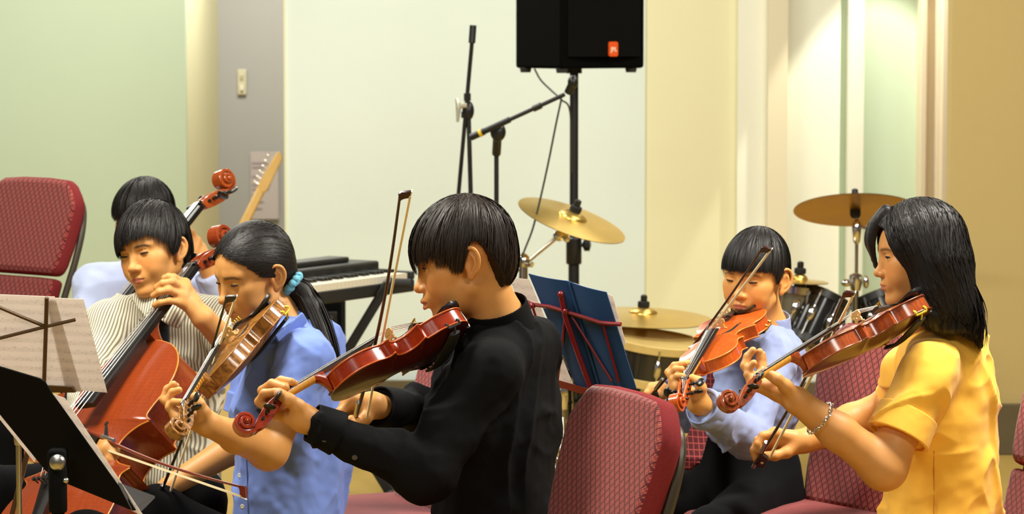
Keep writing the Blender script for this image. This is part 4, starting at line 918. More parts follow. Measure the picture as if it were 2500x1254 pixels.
# ------------------------------------------------------------------ hair
def hair_mat(name, c, rough=.48, spec=.26):
    m = mat(name, c, rough, spec=spec, noise=.35, nscale=160); return m
HAIR = hair_mat('black_hair', (.010, .008, .007, 1)); HAIRB = hair_mat('brown_black_hair', (.020, .012, .008, 1))
def hair_caps(F, T, t=9.0, front=None, top=4.0, side=0.0):
    sc = MM * T.s; R = T.R; fr = t if front is None else front
    F.ell(T((0, -12, 46)), np.array([74 + t + side, 92 + t, 80 + t + top]) * sc, R, 6 * sc)
    F.ell(T((0, 22, 34)), np.array([67 + t + side, 61 + fr, 64 + t + top]) * sc, R, 20 * sc)
    F.ell(T((0, -38, -4)), np.array([63 + t * .7 + side, 58 + t * .8, 62]) * sc, R, 25 * sc)
def slerp(a, b, t):
    a = a / np.linalg.norm(a, axis=-1, keepdims=True); b = b / np.linalg.norm(b, axis=-1, keepdims=True)
    om = np.arccos(np.clip((a * b).sum(-1), -.9999, .9999))[..., None]; return (np.sin((1 - t) * om) * a + np.sin(t * om) * b) / np.sin(om)
def ribbons(P, width, normal_from, rg, roll=.6, tip=.15):
    """P: (n, m, 3) strand points; flat tapering ribbons"""
    n, m = P.shape[:2]; Tn = np.gradient(P, axis=1); Tn /= np.linalg.norm(Tn, axis=2, keepdims=True) + 1e-9
    N = P - normal_from; N -= (N * Tn).sum(2, keepdims=True) * Tn; N /= np.linalg.norm(N, axis=2, keepdims=True) + 1e-9
    S = np.cross(Tn, N); a = (rg.random((n, 1, 1)) - .5) * 2 * roll; S = S * np.cos(a) + N * np.sin(a)
    t = np.linspace(0, 1, m); prof = np.where(t < .55, 1, 1 - (1 - tip) * (np.clip(t - .55, 0, 1) / .45) ** 1.5)
    w = width * (.6 + .8 * rg.random((n, 1, 1))) * prof[None, :, None] * .5
    V = np.stack([P - S * w, P + S * w], 2).reshape(-1, 3)
    i = (np.arange(n)[:, None] * m + np.arange(m - 1)[None]).ravel() * 2
    return V, np.stack([i, i + 1, i + 3, i + 2], 1)
HC = np.array([0, -8, 35.0])
def make_hair(T, parent, zb, material=HAIR, t=9.0, front=None, top=4.0, n=2600, seed=1, over=(4, 16), crown=(0, -30, 118), extra=None, h=.0035, width=2.6, mode='bowl', target=None, jitter=.5, strand_fn=None, cut_r=4, swirl=0.0, amp=1.0, roll=.5, lift=(-1.0, 3.2), clump=6.0, side=0.0):
    rg = np.random.default_rng(seed); sc = MM * T.s
    F = Field(); hair_caps(F, T, t, front, top, side)
    Fu = Field(); Fu.ops = list(F.ops)
    ang = np.array([a for a, _ in zb], float); zv = np.array([z for _, z in zb], float); o_ = np.argsort(ang); ang = ang[o_]; zv = zv[o_]
    zfun = lambda ph: np.interp(ph, ang, zv)
    def cutfn(Pw):
        q = T.inv(Pw); ph = np.degrees(np.arctan2(q[..., 0], q[..., 1] + 8)); return (zfun(ph) - q[..., 2]) * sc * .8
    F._push('cut', cutfn, [-1e3] * 3, [1e3] * 3, cut_r * sc)
    if extra is not None: extra(F); extra(Fu)
    def disp(Pw):
        q = T.inv(Pw); ph = np.arctan2(q[..., 0], q[..., 1] + 8); r_ = np.sqrt(q[..., 0] ** 2 + (q[..., 1] + 8) ** 2)
        return (vnoise(np.stack([ph * 16, q[..., 2] * .012 + r_ * .01, ph * 0 + 3], -1)) * 3.0 + vnoise(np.stack([ph * 45, q[..., 2] * .02, ph * 0 + 9], -1)) * 1.4) * sc * amp * np.clip(r_ / 45, .15, 1)
    F.disp = disp
    V, Q = F.mesh(h, newton=0)
    ob = soft_obj('hair', V, Q, material, parent)
    # strands
    m = 11; ts = np.linspace(0, 1, m)[None, :, None]
    if strand_fn is not None:
        G = strand_fn(rg, n, m, zfun)            # local mm points
    else:
        ph = rg.uniform(-180, 180, n); earz = np.clip((np.abs(np.abs(ph) - 100) - 15) / 8, .08, 1); zend = zfun(ph) - rg.uniform(over[0], over[1], n) * earz - clump * earz * np.clip(vnoise(np.stack([ph * .11, ph * 0 + seed, ph * 0], 1)) * 2.4, -.3, 1)
        pr = np.radians(ph + rg.normal(0, 3, n)); cr = np.array(crown, float) - HC
        start = cr[None] + rg.normal(0, 1, (n, 3)) * np.array([12, 12, 4]) * jitter
        f0 = rg.random(n) ** 1.3 * .7
        rr_ = 82; e = np.stack([np.sin(pr) * rr_, np.cos(pr) * (rr_ + 14), zend - HC[2]], 1)
        dirs = slerp(start[:, None, :] + 0 * ts, e[:, None, :] + 0 * ts, f0[:, None, None] + (1 - f0[:, None, None]) * ts)
        if swirl: 
            a_ = swirl * np.sin(ts[..., 0] * math.pi) * .5; c_, s_ = np.cos(a_), np.sin(a_); dirs = np.stack([dirs[..., 0] * c_ - dirs[..., 1] * s_, dirs[..., 0] * s_ + dirs[..., 1] * c_, dirs[..., 2]], -1)
        G = HC + dirs * 100
        # keep the tips hanging at their own height
    Wp = T.o + (G * sc) @ T.R.T
    off = rg.uniform(lift[0], lift[1], (len(G), 1)) * sc * np.linspace(1, 1.25, m)[None]
    cen = T(HC)
    for it in range(6):
        fl = Wp.reshape(-1, 3); d = Fu.eval(fl, .05).reshape(Wp.shape[:2]) - off
        if strand_fn is None and target is None:
            rd = Wp - cen; rl = np.linalg.norm(rd, axis=2, keepdims=True); Wp = Wp - np.clip(d, -.03, .03)[..., None] * rd / rl * 1.0
        else:
            e = .001; gr = np.stack([Fu.eval(fl + np.eye(3)[i] * e, .05).reshape(Wp.shape[:2]) - off - d for i in range(3)], -1) / e
            gl = np.linalg.norm(gr, axis=2, keepdims=True); use = (np.abs(d) < .03)[..., None]
            Wp = np.where(use, Wp - np.clip(d, -.02, .02)[..., None] * gr / np.maximum(gl ** 2, .3), Wp)
    Vr, Qr = ribbons(Wp, width * sc, cen, rg, roll)
    st_ = soft_obj('hair_strands', Vr, Qr, material, ob)
    st_['kind'] = 'stuff'
    return ob, F
# ================================================================== PEOPLE
SKIN = skin_mat('skin', 0, 0)
def cloth(name, c, rough=.85, noise=.06, bump=.25, sheen=.2): return mat(name, c, rough, noise=noise, nscale=6, bump=bump, bscale=900, sheen=sheen, spec=.1)
def wrinkles(a=.004, dirv=(0, 0, 1), fr=13.0, st=.35, seed=0.0, fine=.35):
    """cloth folds: soft swells plus crisp ridges running along a few directions"""
    d0 = unit(dirv); side = unit(np.cross(d0, [.3, 1, .1])); dirs = [d0, unit(d0 + .8 * side), unit(d0 * .5 - 1.0 * side), side]
    def fn(P):
        out = .8 * vnoise(P * fr * .7 + seed)
        for i, d in enumerate(dirs):
            x = P @ d; q = P + (.28 - 1) * x[..., None] * d; wv = np.stack([vnoise(P * fr * .6 + 11 * k + seed) for k in (1, 2, 3)], -1) * .035
            n = vnoise((q + wv) * fr * (1.0, .85, 1.15, .9)[i] + 17 * i + seed); r = np.clip(1 - np.abs(n) * 4.5, 0, 1) ** 1.6
            mk = np.clip(.15 + 3.2 * vnoise(P * fr * .38 + 31 * i + seed), 0, 1); out = out + (1.0, .9, .9, .6)[i] * r * mk
        return -a * (out - .35) - a * fine * .5 * vnoise(P * fr * 4 + 5)
    return fn
def finger(F, P, r0=.0098, r1=.0082, k=.0035):
    P = [np.asarray(p, float) for p in P]; n = len(P) - 1
    for i in range(n):
        F.cap(P[i], P[i + 1], r0 + (r1 - r0) * i / n, r0 + (r1 - r0) * (i + 1) / n, k if i else .008)
def hand(F, wrist, fingers, thumb, wr=.024, r=.0095, tr=.0115, meta_r=.0125):
    """wrist: point; fingers: lists of joints MCP..tip; thumb: joints base..tip"""
    wrist = np.asarray(wrist, float)
    for f in fingers:
        F.cap(wrist + (f[0] - wrist) * .12, f[0], wr * .62, meta_r, .014)
    for a, b in zip(fingers[:-1], fingers[1:]): F.cap(a[0], b[0], meta_r * .9, meta_r * .9, .012); F.cap(wrist + (a[0] - wrist) * .5, wrist + (b[0] - wrist) * .5, meta_r, meta_r, .012)
    for i, f in enumerate(fingers):
        s = (1.0, 1.04, .98, .86)[min(i, 3)]; finger(F, f, r * 1.06 * s, r * .86 * s)
    F.cap(wrist + (thumb[0] - wrist) * .25, thumb[0], wr * .6, tr * 1.25, .014)
    for i in range(len(thumb) - 1): F.cap(thumb[i], thumb[i + 1], tr * (1.15 - .12 * i), tr * (1.03 - .12 * i), .006)
def nail_tint(col, V, nails, c=(.62, .34, .26)):
    for p, r in nails:
        a = np.exp(-(np.linalg.norm(V - np.asarray(p), axis=1) / r) ** 4)[:, None] * .7; col = col * (1 - a) + np.array(c) * a
    return col
class Person:
    def __init__(s, loc, label, d0, group=None):
        s.root = empty('person', loc, label, 'person', group); s.d = d0
    def J(s, x, y, dd=0.0): return W(x, y, s.d + dd)
def garment(name, F, h, material, parent, newton=1):
    V, Q = F.mesh(h, newton=newton); return soft_obj(name, V, Q, material, parent)
def open_end(F, p, n, r, depth=.03, k=.004, wall=.006):
    """hollow the end of a sleeve or neck so that cloth has an edge: p on the rim, n pointing out"""
    p = np.asarray(p, float); n = unit(n); F.half(p, n, k); 
def lower_body(P, hip, knees, feet, material, shoes, waist_w=.15, waist_t=.10, thigh=.075):
    F = Field()
    for kn, ft, sg in zip(knees, feet, (-1, 1)):
        hp = np.asarray(hip) + np.array(sg) * 0; 
        F.cap(hip[sg > 0 and 1 or 0], kn, thigh * 1.15, thigh * .8, .05); F.cap(kn, ft + np.array([0, 0, .06]), thigh * .82, thigh * .6, .03)
    F.cap(hip[0], hip[1], thigh * 1.5, thigh * 1.5, .06)
    return F
def shoe(P, ft, toward, material=RUBBER):
    d = unit([toward[0], toward[1], 0]); f = Field(); b = np.array([ft[0], ft[1], .045])
    f.ell(b + d * .05, (.045, .13, .04), frame_yz(d, (0, 0, 1)), .01); f.cap(b, b + np.array([0, 0, .05]), .042, .04, .02); f.half((0, 0, .012), (0, 0, -1), .002)
    V, Q = f.mesh(.008); return soft_obj('shoe', V, Q, material, P.root)
PANTS = cloth('black_trousers', (.004, .004, .0045, 1), .95, sheen=0)
def seated(P, hip_c, left_dir, fwd, sep=.09, knee_z=.48, thigh=.075, material=None, seat_z=.47, spread=.10, name='trousers', top=None):
    """trousers on a seated figure: pelvis, thighs, shins"""
    hip_c = np.asarray(hip_c, float); l = unit(left_dir); f = unit(fwd); F = Field()
    F.slab(hip_c - l * .02, hip_c + l * .02, np.cross(l, [0, 0, 1.0]), .12, .115, .12, .115, .04)
    for sg in (-1, 1):
        h_ = hip_c + l * sg * sep + np.array([0, 0, -.01]); k_ = hip_c + l * sg * (sep + spread) + f * .42; k_[2] = knee_z; an = k_ + f * .03; an[2] = .1
        F.cap(h_, k_, thigh * 1.2, thigh * .82, .04); F.cap(k_, an, thigh * .82, thigh * .62, .03); shoe(P, an, f)
    if top is not None: F.slab(hip_c, top, l, .15, .11, .14, .10, .05)
    F.disp = wrinkles(.004, f, 12, .5, 3)
    return garment(name, F, .008, material or PANTS, P.root)

def cut_local(S, c, n, rad=.09, k=.002):
    c = np.asarray(c, float); n = unit(n)
    S._push('cut', lambda Pw: np.where(np.linalg.norm(Pw - c, axis=-1) < rad, (Pw - c) @ n, -1.0), [-1e3] * 3, [1e3] * 3, k)
def band(name, a, b, ra, rb, material, parent, wall=.006, h=.0022, disp=None):
    """tube of cloth from a to b (cuff, collar, rolled hem)"""
    a = np.asarray(a, float); b = np.asarray(b, float); ax = unit(b - a); C = Field(); C.cap(a, b, ra, rb, .003); C.half(b, ax, .0025); C.half(a, -ax, .0025)
    C.cap(a - ax * .06, b + ax * .06, ra - wall, rb - wall, .002, 'sub'); C.disp = disp
    return garment(name, C, h, material, parent)
def button(P, c, n, material, parent, r=.0058):
    MB().lathe([(r * .95, -.001), (r, .001), (r * .7, .0018), (.001, .0012)], 14, c, frame_zx(n, (1, .1, 0))).build('button', material, parent)
def at_surface(S, p, d=None):
    """slide a point towards the camera ray onto the surface of field S"""
    p = np.asarray(p, float); v = unit(CAM - p) if d is None else unit(d); q = p + v * .25
    for _ in range(120):
        e = S.eval(q[None], .3)[0] + (S.disp(q[None])[0] if S.disp is not None else 0)
        if e < .0004: return q
        q = q - v * min(max(e * .7, .0004), .008)
    return p
ZB_BOY = [(a * sg, z) for sg in (-1, 1) for a, z in ((180, -50), (150, -44), (135, -25), (126, -2), (117, 26), (108, 44), (92, 46), (82, 34), (76, -8), (70, -2), (63, 24), (52, 42), (36, 46), (14, 38), (2, 36))]
# ------------------------------------------------------------------ boy in black shirt
def build_black_boy():
    P = Person((W(1200, 1000, 6.1)[0], W(1200, 1000, 6.1)[1], .0), 'boy in a black shirt playing a red brown violin in profile', 6.04)
    J = P.J
    T = head_pose(1153, 640, 5.97, -88, 15, 0, 1.07, at=(-69, -15, 6))
    F = Field(); head_field(F, T, lid=.12, mouth=3.4, lip=8)
    nb = J(1222, 800, .04)
    F.cap(T((0, -24, -30)), nb, .053, .058, .03); F.cap(nb, J(1230, 850, .06), .055, .06, .03)
    dn = 5.79; H = lambda x, y, dd=0.0: W(x, y, dn + dd)
    wl = H(742, 1022, .015)
    fi = [[H(668, 1006, .028), H(633, 980, .03), H(645, 960, .018), H(674, 956, .004)],
          [H(673, 994, .042), H(641, 953, .046), H(664, 936, .034), H(697, 946, .010)],
          [H(682, 986, .056), H(660, 944, .058), H(686, 928, .044), H(712, 932, .018)],
          [H(692, 982, .066), H(684, 946, .066), H(704, 934, .05), H(720, 936, .026)]]
    th = [H(727, 992, -.006), H(706, 976, -.016), H(682, 960, -.014)]
    hand(F, wl, fi, th, .029, .0098, .0125)
    el = W(1035, 1150, 5.86); F.cap(wl, wl + (el - wl) * .5, .026, .034, .02); F.cap(wl + (el - wl) * .5, el, .034, .042, .02)
    dr = 6.13; H2 = lambda x, y, dd=0.0: W(x, y, dr + dd)
    wr_ = H2(912, 988, .01)
    fr = [[H2(858, 976, -.01), H2(832, 1005, -.022), H2(838, 1030, -.024), H2(856, 1038, -.02)],
          [H2(850, 984, .0), H2(822, 1012, -.008), H2(826, 1038, -.012), H2(845, 1052, -.014)],
          [H2(848, 996, .012), H2(816, 1020, .006), H2(822, 1044, -.002), H2(842, 1058, -.008)],
          [H2(850, 1006, .024), H2(822, 1034, .02), H2(834, 1054, .01), H2(855, 1062, .0)]]
    tr_ = [H2(892, 1020, -.02), H2(872, 1034, -.03), H2(858, 1024, -.026)]
    hand(F, wr_, fr, tr_, .028, .0098, .0115)
    er = W(1085, 1035, 6.36); F.cap(wr_, er, .026, .038, .02)
    V, Q = F.mesh(.0025)
    base = (.63, .295, .085); col = skin_tint(V, T, base, brow_k=.9)
    col = nail_tint(col, V, [(W(677, 955, dn - .026), .0075)], (.72, .40, .30))
    soft_obj('body', V, Q, SKIN, P.root, col); eyes(T, P.root, .12, (0, -4))
    zb = [(a, z - (22 if abs(a) > 140 else 8 if abs(a) > 128 else 0)) for a, z in ZB_BOY]
    make_hair(T, P.root, zb, HAIRB, 9, 15, 6, 3400, 1, (0, 16), crown=(0, -40, 120), clump=12)
    BS = cloth('black_shirt', (.0055, .0055, .006, 1), .85, sheen=0)
    S = Field(); u = unit(np.array([.45, .9, 0]))
    sh_l, sh_r = W(1203, 900, 5.93), W(1140, 895, 6.32)
    S.slab(W(1226, 888, 6.1), W(1200, 1020, 6.12), u, .155, .090, .178, .110, .05); S.slab(W(1200, 1010, 6.12), W(1207, 1330, 6.14), u, .178, .112, .175, .122, .05)
    S.cap(W(1226, 846, 6.05), sh_l, .054, .054, .05); S.cap(W(1218, 846, 6.1), sh_r, .054, .054, .05)
    S.slab(W(1250, 850, 6.08), W(1248, 1100, 6.14), u, .13, .05, .15, .06, .05)
    S.cap(sh_l, el, .058, .056, .05); S.cap(el, wl + (el - wl) * .10, .058, .037, .02); S.ell(el + np.array([0, 0, -.012]), (.06, .058, .055), None, .03)
    S.cap(sh_r, er, .062, .056, .04); S.cap(er, wr_ + (er - wr_) * .10, .056, .042, .02)
    S.disp = wrinkles(.013, (.2, .1, 1), 13, .5, 1.0)
    c1 = wl + (el - wl) * .085; c2 = wr_ + (er - wr_) * .085
    cut_local(S, c1, wl - el); cut_local(S, c2, wr_ - er)
    sh = garment('shirt', S, .005, BS, P.root)
    cd = unit(wl - el); band('cuff', c1 - cd * .055, c1 + cd * .006, .047, .040, BS, sh); cd2 = unit(wr_ - er); band('cuff', c2 - cd2 * .05, c2 + cd2 * .006, .050, .044, BS, sh)
    band('collar', J(1228, 812, .045), J(1211, 745, .02), .074, .066, BS, sh)
    SB = mat('smoke_button', (.06, .06, .06, 1), .25)
    button(P, at_surface(S, W(792, 1072, 5.80)), (-.1, -1, -.1), SB, sh); button(P, at_surface(S, W(866, 1116, 5.82)), (-.1, -1, -.2), SB, sh)
    seated(P, W(1215, 1430, 6.15), (-.45, -.9, 0), (-1, -.25, 0), material=PANTS)
# ------------------------------------------------------------------ girl with ponytail
def build_pony():
    P = Person((W(720, 1100, 6.9)[0], W(720, 1100, 6.9)[1], 0), 'girl with a ponytail in a blue shirt looking down over a golden violin', 6.85); J = P.J
    T = head_pose(674, 676, 6.83, -54, 20, -5, 1.03, at=(-69, -15, 6))
    F = Field(); head_field(F, T, lid=.82, jaw=.92)
    nb = J(700, 812, .03); F.cap(T((0, -24, -30)), nb, .044, .047, .03); F.cap(nb, J(705, 860, .05), .045, .05, .03)
    dn = 6.42; H = lambda x, y, dd=0.0: W(x, y, dn + dd)
    wl = H(510, 1036, .02)
    fi = [[H(437, 1020, .022), H(413, 994, .028), H(424, 981, .022), H(441, 981, .008)],
          [H(432, 1012, .035), H(408, 978, .045), H(421, 957, .044), H(437, 952, .036)],
          [H(430, 1006, .048), H(399, 974, .060), H(408, 949, .062), H(424, 937, .058)],
          [H(434, 1002, .060), H(411, 968, .074), H(418, 948, .076), H(431, 941, .072)]]
    th = [H(497, 1004, -.004), H(488, 986, -.010), H(476, 968, -.008)]
    hand(F, wl, fi, th, .027, .0092, .0115)
    el = W(655, 1098, 6.66); F.cap(wl, wl + (el - wl) * .45, .027, .036, .02); F.cap(wl + (el - wl) * .45, el, .036, .042, .02)
    sh_l = W(752, 880, 6.72); F.cap(el, sh_l, .043, .048, .03)
    dr = 6.98; H2 = lambda x, y, dd=0.0: W(x, y, dr + dd)
    er = W(590, 1080, 7.06); wr_ = H2(412, 1188); F.cap(er, wr_, .041, .026, .02)
    fr = [[H2(385, 1205, -.02), H2(366, 1226, -.03), H2(370, 1246, -.03), H2(382, 1256, -.026)], [H2(382, 1212, -.005), H2(362, 1236, -.012), H2(368, 1258, -.014), H2(382, 1268, -.014)],
          [H2(384, 1222, .01), H2(366, 1248, .006), H2(374, 1268, 0), H2(388, 1276, -.004)], [H2(390, 1232, .024), H2(376, 1256, .02), H2(384, 1274, .012), H2(396, 1280, .006)]]
    hand(F, wr_, fr, [H2(408, 1222, -.022), H2(398, 1242, -.026), H2(386, 1250, -.02)], .026, .0092, .011)
    sh_r = W(640, 890, 7.06); F.cap(er, sh_r, .042, .046, .03)
    V, Q = F.mesh(.0025); base = (.63, .30, .090); soft_obj('body', V, Q, SKIN, P.root, skin_tint(V, T, base, brow_k=.85)); eyes(T, P.root, .82, (0, -20))
    zb = [(a * sg, z) for sg in (-1, 1) for a, z in ((180, -40), (140, -34), (122, -8), (108, 18), (98, 34), (88, 36), (78, 24), (70, 22), (62, 40), (48, 60), (28, 78), (10, 90), (1, 96))]
    tgt = np.array([0, -100, -2.0])
    def strands(rg, n, m, zf):
        ph = rg.choice([-1, 1], n) * rg.uniform(2, 175, n); zs = zf(ph) + rg.random(n) ** 2 * 40; pr = np.radians(ph)
        st = np.stack([np.sin(pr) * 72, np.cos(pr) * 90, np.maximum(zs, zf(ph)) - HC[2]], 1)
        k_ = rg.random(n) < .6; st[k_] = np.stack([np.sign(np.sin(pr[k_])) * rg.uniform(2, 8, k_.sum()), rg.uniform(-70, 70, k_.sum()), np.full(k_.sum(), 85.0)], 1)
        ts = np.linspace(0, 1, m)[None, :, None]; d = slerp(st[:, None] + 0 * ts, (tgt - HC + rg.normal(0, 5, (n, 3)))[:, None] + 0 * ts, ts)
        mid = np.sin(ts * math.pi) * np.array([0, 0, 0.0])
        return HC + d * 95 + mid
    tail = [W(712, 690, 6.88), W(738, 712, 6.89), W(762, 752, 6.88), W(782, 800, 6.86), W(800, 850, 6.84), W(812, 880, 6.82)]; tr = [.020, .026, .027, .022, .014, .006]
    hb, HF = make_hair(T, P.root, zb, HAIR, 6, 6, 3, 2600, 2, extra=lambda Fd: Fd.chain(tail[:-1], tr[:-1], .01), strand_fn=strands, target=True, width=2.6, amp=.2, roll=.10, lift=(-.6, .9))
    rg = np.random.default_rng(5); tc = catmull(tail, 3); n = 500; o_ = rg.normal(0, 1, (n, 1, 3)); o_ /= np.linalg.norm(o_, axis=2, keepdims=True); rad = np.interp(np.linspace(0, 1, len(tc)), np.linspace(0, 1, 6), [.02, .027, .030, .030, .026, .02])
    Pt = tc[None] + o_ * rad[None, :, None] * rg.uniform(.6, 1.1, (n, 1, 1)); ln = rg.uniform(.75, 1.15, n)
    Vr, Qr = ribbons(Pt, .003, tc.mean(0), rg); st_ = soft_obj('ponytail_strands', Vr, Qr, HAIR, hb); st_['kind'] = 'stuff'
    Rg = frame_zx(tail[1] - tail[0], (1, 0, 0)); m = MB()
    pts = [tail[0] + Rg @ np.array([math.cos(a) * .024, math.sin(a) * .024, .003 * math.sin(9 * a)]) for a in np.linspace(0, 2 * math.pi, 60, endpoint=False)]
    m.tube(pts, [.009 + .002 * math.sin(11 * i / 60 * 2 * math.pi + 1) for i in range(60)], 12, closed=True); m.build('hair_tie', cloth('blue_scrunchie', srgb(110, 182, 205), .8), hb, angle=180)
    BL = cloth('blue_shirt', srgb(114, 137, 206), .8, sheen=.1)
    S = Field(); u = unit(np.array([.55, .83, 0])); fwd = unit(np.array([-.8, -.55, 0]))
    S.slab(W(712, 848, 6.9), W(705, 1000, 6.92), u, .135, .085, .150, .112, .05); S.slab(W(705, 1000, 6.92), W(712, 1330, 6.92), u, .150, .115, .150, .128, .05)
    S.slab(W(760, 860, 6.93), W(770, 1100, 6.95), u, .10, .05, .12, .06, .05)
    S.cap(W(712, 835, 6.86), sh_l + np.array([.0, 0, .0]), .048, .056, .05); S.cap(W(705, 835, 6.92), sh_r, .048, .056, .05)
    e1 = sh_l + (el - sh_l) * .66; S.cap(sh_l, e1, .060, .066, .04); e2 = sh_r + (er - sh_r) * .62; S.cap(sh_r, e2, .060, .064, .04)
    S.disp = wrinkles(.016, (.1, 0, 1), 14, .45, 4.0, .5)
    cut_local(S, e1, el - sh_l, .085); cut_local(S, e2, er - sh_r, .085)
    sh = garment('shirt', S, .0045, BL, P.root)
    ax = unit(el - sh_l); band('rolled_cuff', e1 - ax * .05, e1 + ax * .004, .069, .070, BL, sh, .007, disp=wrinkles(.003, (0, 0, 1), 20)); ax = unit(er - sh_r); band('rolled_cuff', e2 - ax * .04, e2 + ax * .008, .066, .066, BL, sh, .008, disp=wrinkles(.004, (0, 0, 1), 20))
    band('collar', J(706, 826, .045), J(700, 768, .03), .066, .055, BL, sh, .006)
    L_ = Field()
    lf = [W(742, 775, 6.80), W(712, 800, 6.76), W(682, 836, 6.76)]; L_.slab(lf[0], lf[2], (0, -.3, 1), .018, .004, .026, .004, .004); garment('collar_leaf', L_, .003, BL, sh)
    WB = mat('pearl_button', srgb(225, 222, 200), .25)
    for (x, y) in ((586, 1160), (592, 1236)): button(P, at_surface(S, W(x, y, 6.85)), (-.5, -1, 0), WB, sh)
    # button placket
    pk = [at_surface(S, W(x, y, 6.85)) for x, y in ((604, 1000), (603, 1060), (602, 1120), (604, 1180), (606, 1250))]
    MB().tube(catmull(pk, 5), .0016, 6).build('placket_seam', cloth('blue_seam', srgb(84, 100, 166), .9), sh)
    seated(P, W(712, 1440, 6.95), (-.3, -.9, 0), (-.9, -.4, 0))
# ------------------------------------------------------------------ cellist in the striped shirt
def stripe_mat():
    m = cloth('striped_shirt', srgb(206, 198, 166), .85); nt_ = m.node_tree; b = nt_.nodes['Principled BSDF']
    tc = nt_.nodes.new('ShaderNodeTexCoord'); mp = nt_.nodes.new('ShaderNodeMapping'); mp.inputs['Rotation'].default_value = (0, 0, .35); nt_.links.new(tc.outputs['Object'], mp.inputs[0])
    w = nt_.nodes.new('ShaderNodeTexWave'); w.bands_direction = 'X'; w.inputs['Scale'].default_value = 42; w.inputs['Distortion'].default_value = .35; w.inputs['Detail'].default_value = 0; nt_.links.new(mp.outputs[0], w.inputs['Vector'])
    cr = nt_.nodes.new('ShaderNodeValToRGB'); e = cr.color_ramp.elements; e[0].position = .32; e[0].color = srgb(132, 125, 106); e[1].position = .55; e[1].color = srgb(224, 218, 194); nt_.links.new(w.outputs['Fac'], cr.inputs[0]); nt_.links.new(cr.outputs[0], b.inputs['Base Color'])
    return m
def build_cellist():
    P = Person((W(400, 1000, 7.5)[0], W(400, 1000, 7.5)[1], 0), 'boy in a striped shirt and dark tie playing the cello', 7.44); J = P.J
    T = head_pose(435, 608, 7.40, -33, 9, 9, 1.0, at=(-69, -15, 6))
    F = Field(); head_field(F, T, lid=.80)
    nb = J(402, 738, .05); F.cap(T((0, -24, -30)), nb, .050, .055, .03); F.cap(nb, J(404, 790, .10), .052, .05, .03)
    dn = 7.26; H = lambda x, y, dd=0.0: W(x, y, dn + dd)
    wl = H(498, 778, .03)
    fi = [[H(452, 692, .04), H(424, 677, .02), H(412, 675, .02), H(402, 678, .02)],
          [H(450, 706, .025), H(420, 688, .0), H(398, 691, .0), H(383, 701, .008)],
          [H(446, 722, .015), H(412, 708, -.008), H(390, 712, -.006), H(375, 721, .004)],
          [H(444, 738, .01), H(414, 734, -.006), H(392, 738, -.004), H(377, 744, .004)]]
    hand(F, wl, fi, [H(470, 730, .07), H(448, 712, .085), H(432, 700, .08)], .027, .0100, .0115)
    el = W(590, 870, 7.40); F.cap(wl, el, .028, .042, .02); sh_l = W(545, 790, 7.55); F.cap(el, sh_l, .043, .048, .03)
    er = W(222, 985, 7.32); wr_ = W(240, 1090, 7.08); sh_r = W(268, 795, 7.52); F.cap(sh_r, er, .046, .042, .03); F.cap(er, wr_, .040, .027, .02)
    H2 = lambda x, y, dd=0.0: W(x, y, 6.98 + dd)
    hand(F, wr_, [[H2(262, 1086, -.01), H2(284, 1096, -.025), H2(283, 1112, -.03), H2(276, 1120, -.028)], [H2(258, 1094, -.015), H2(276, 1108, -.03), H2(275, 1124, -.034), H2(268, 1132, -.03)], [H2(252, 1102, -.015), H2(266, 1120, -.03), H2(264, 1136, -.034), H2(257, 1142, -.03)], [H2(244, 1108, -.01), H2(254, 1128, -.025), H2(250, 1142, -.03), H2(244, 1146, -.026)]],
         [H2(256, 1078, .01), H2(272, 1092, .015), H2(272, 1106, .008)], .026, .0095, .011)
    V, Q = F.mesh(.0026); base = (.63, .30, .090); soft_obj('body', V, Q, SKIN, P.root, skin_tint(V, T, base, brow_k=.95)); eyes(T, P.root, .80, (0, -14))
    zb = [(-180, -44), (-150, -40), (-132, -18), (-122, 10), (-112, 34), (-100, 42), (-90, 38), (-83, 12), (-77, -4), (-71, 6), (-64, 36), (-50, 58), (-34, 66), (-16, 66), (0, 58), (16, 44), (34, 34), (56, 30), (70, 10), (78, 0), (86, 30), (100, 42), (116, 26), (130, -10), (150, -38), (180, -44)]
    make_hair(T, P.root, zb, HAIR, 11, 15, 10, 3400, 3, (-2, 14), crown=(-14, -36, 124), jitter=.9, width=3.0)
    SM = stripe_mat(); S = Field(); u = unit(np.array([1, -.28, 0]))
    S.slab(W(402, 800, 7.56), W(392, 960, 7.58), u, .165, .10, .155, .115, .05); S.slab(W(392, 960, 7.58), W(385, 1300, 7.6), u, .155, .115, .15, .12, .05)
    S.cap(W(402, 772, 7.53), sh_l, .055, .062, .05); S.cap(W(400, 772, 7.53), sh_r, .055, .062, .05)
    e1 = sh_l + (el - sh_l) * .75; S.cap(sh_l, e1, .066, .066, .04); S.cap(sh_r, er, .064, .056, .04); e2 = er + (wr_ - er) * .75; S.cap(er, e2, .056, .045, .02)
    S.disp = wrinkles(.011, (0, 0, 1), 13, .5, 8.0); cut_local(S, e1, el - sh_l, .09); cut_local(S, e2, wr_ - er, .06)
    sh = garment('shirt', S, .005, SM, P.root)
    band('collar', J(402, 768, .05), J(396, 716, .04), .074, .066, SM, sh, .006)
    L_ = Field(); L_.slab(W(340, 712, 7.40), W(384, 776, 7.34), (1, -.2, .6), .030, .005, .024, .005, .004); garment('collar_leaf', L_, .003, SM, sh)
    L_ = Field(); L_.slab(W(446, 734, 7.40), W(416, 790, 7.34), (1, 0, -.5), .026, .005, .026, .005, .004); garment('collar_leaf', L_, .003, SM, sh)
    TM = cloth('dark_tie', (.012, .012, .016, 1), .6); L_ = Field(); k0 = at_surface(S, W(398, 792, 7.5)); k1 = at_surface(S, W(390, 860, 7.5)); k2 = at_surface(S, W(378, 1010, 7.5))
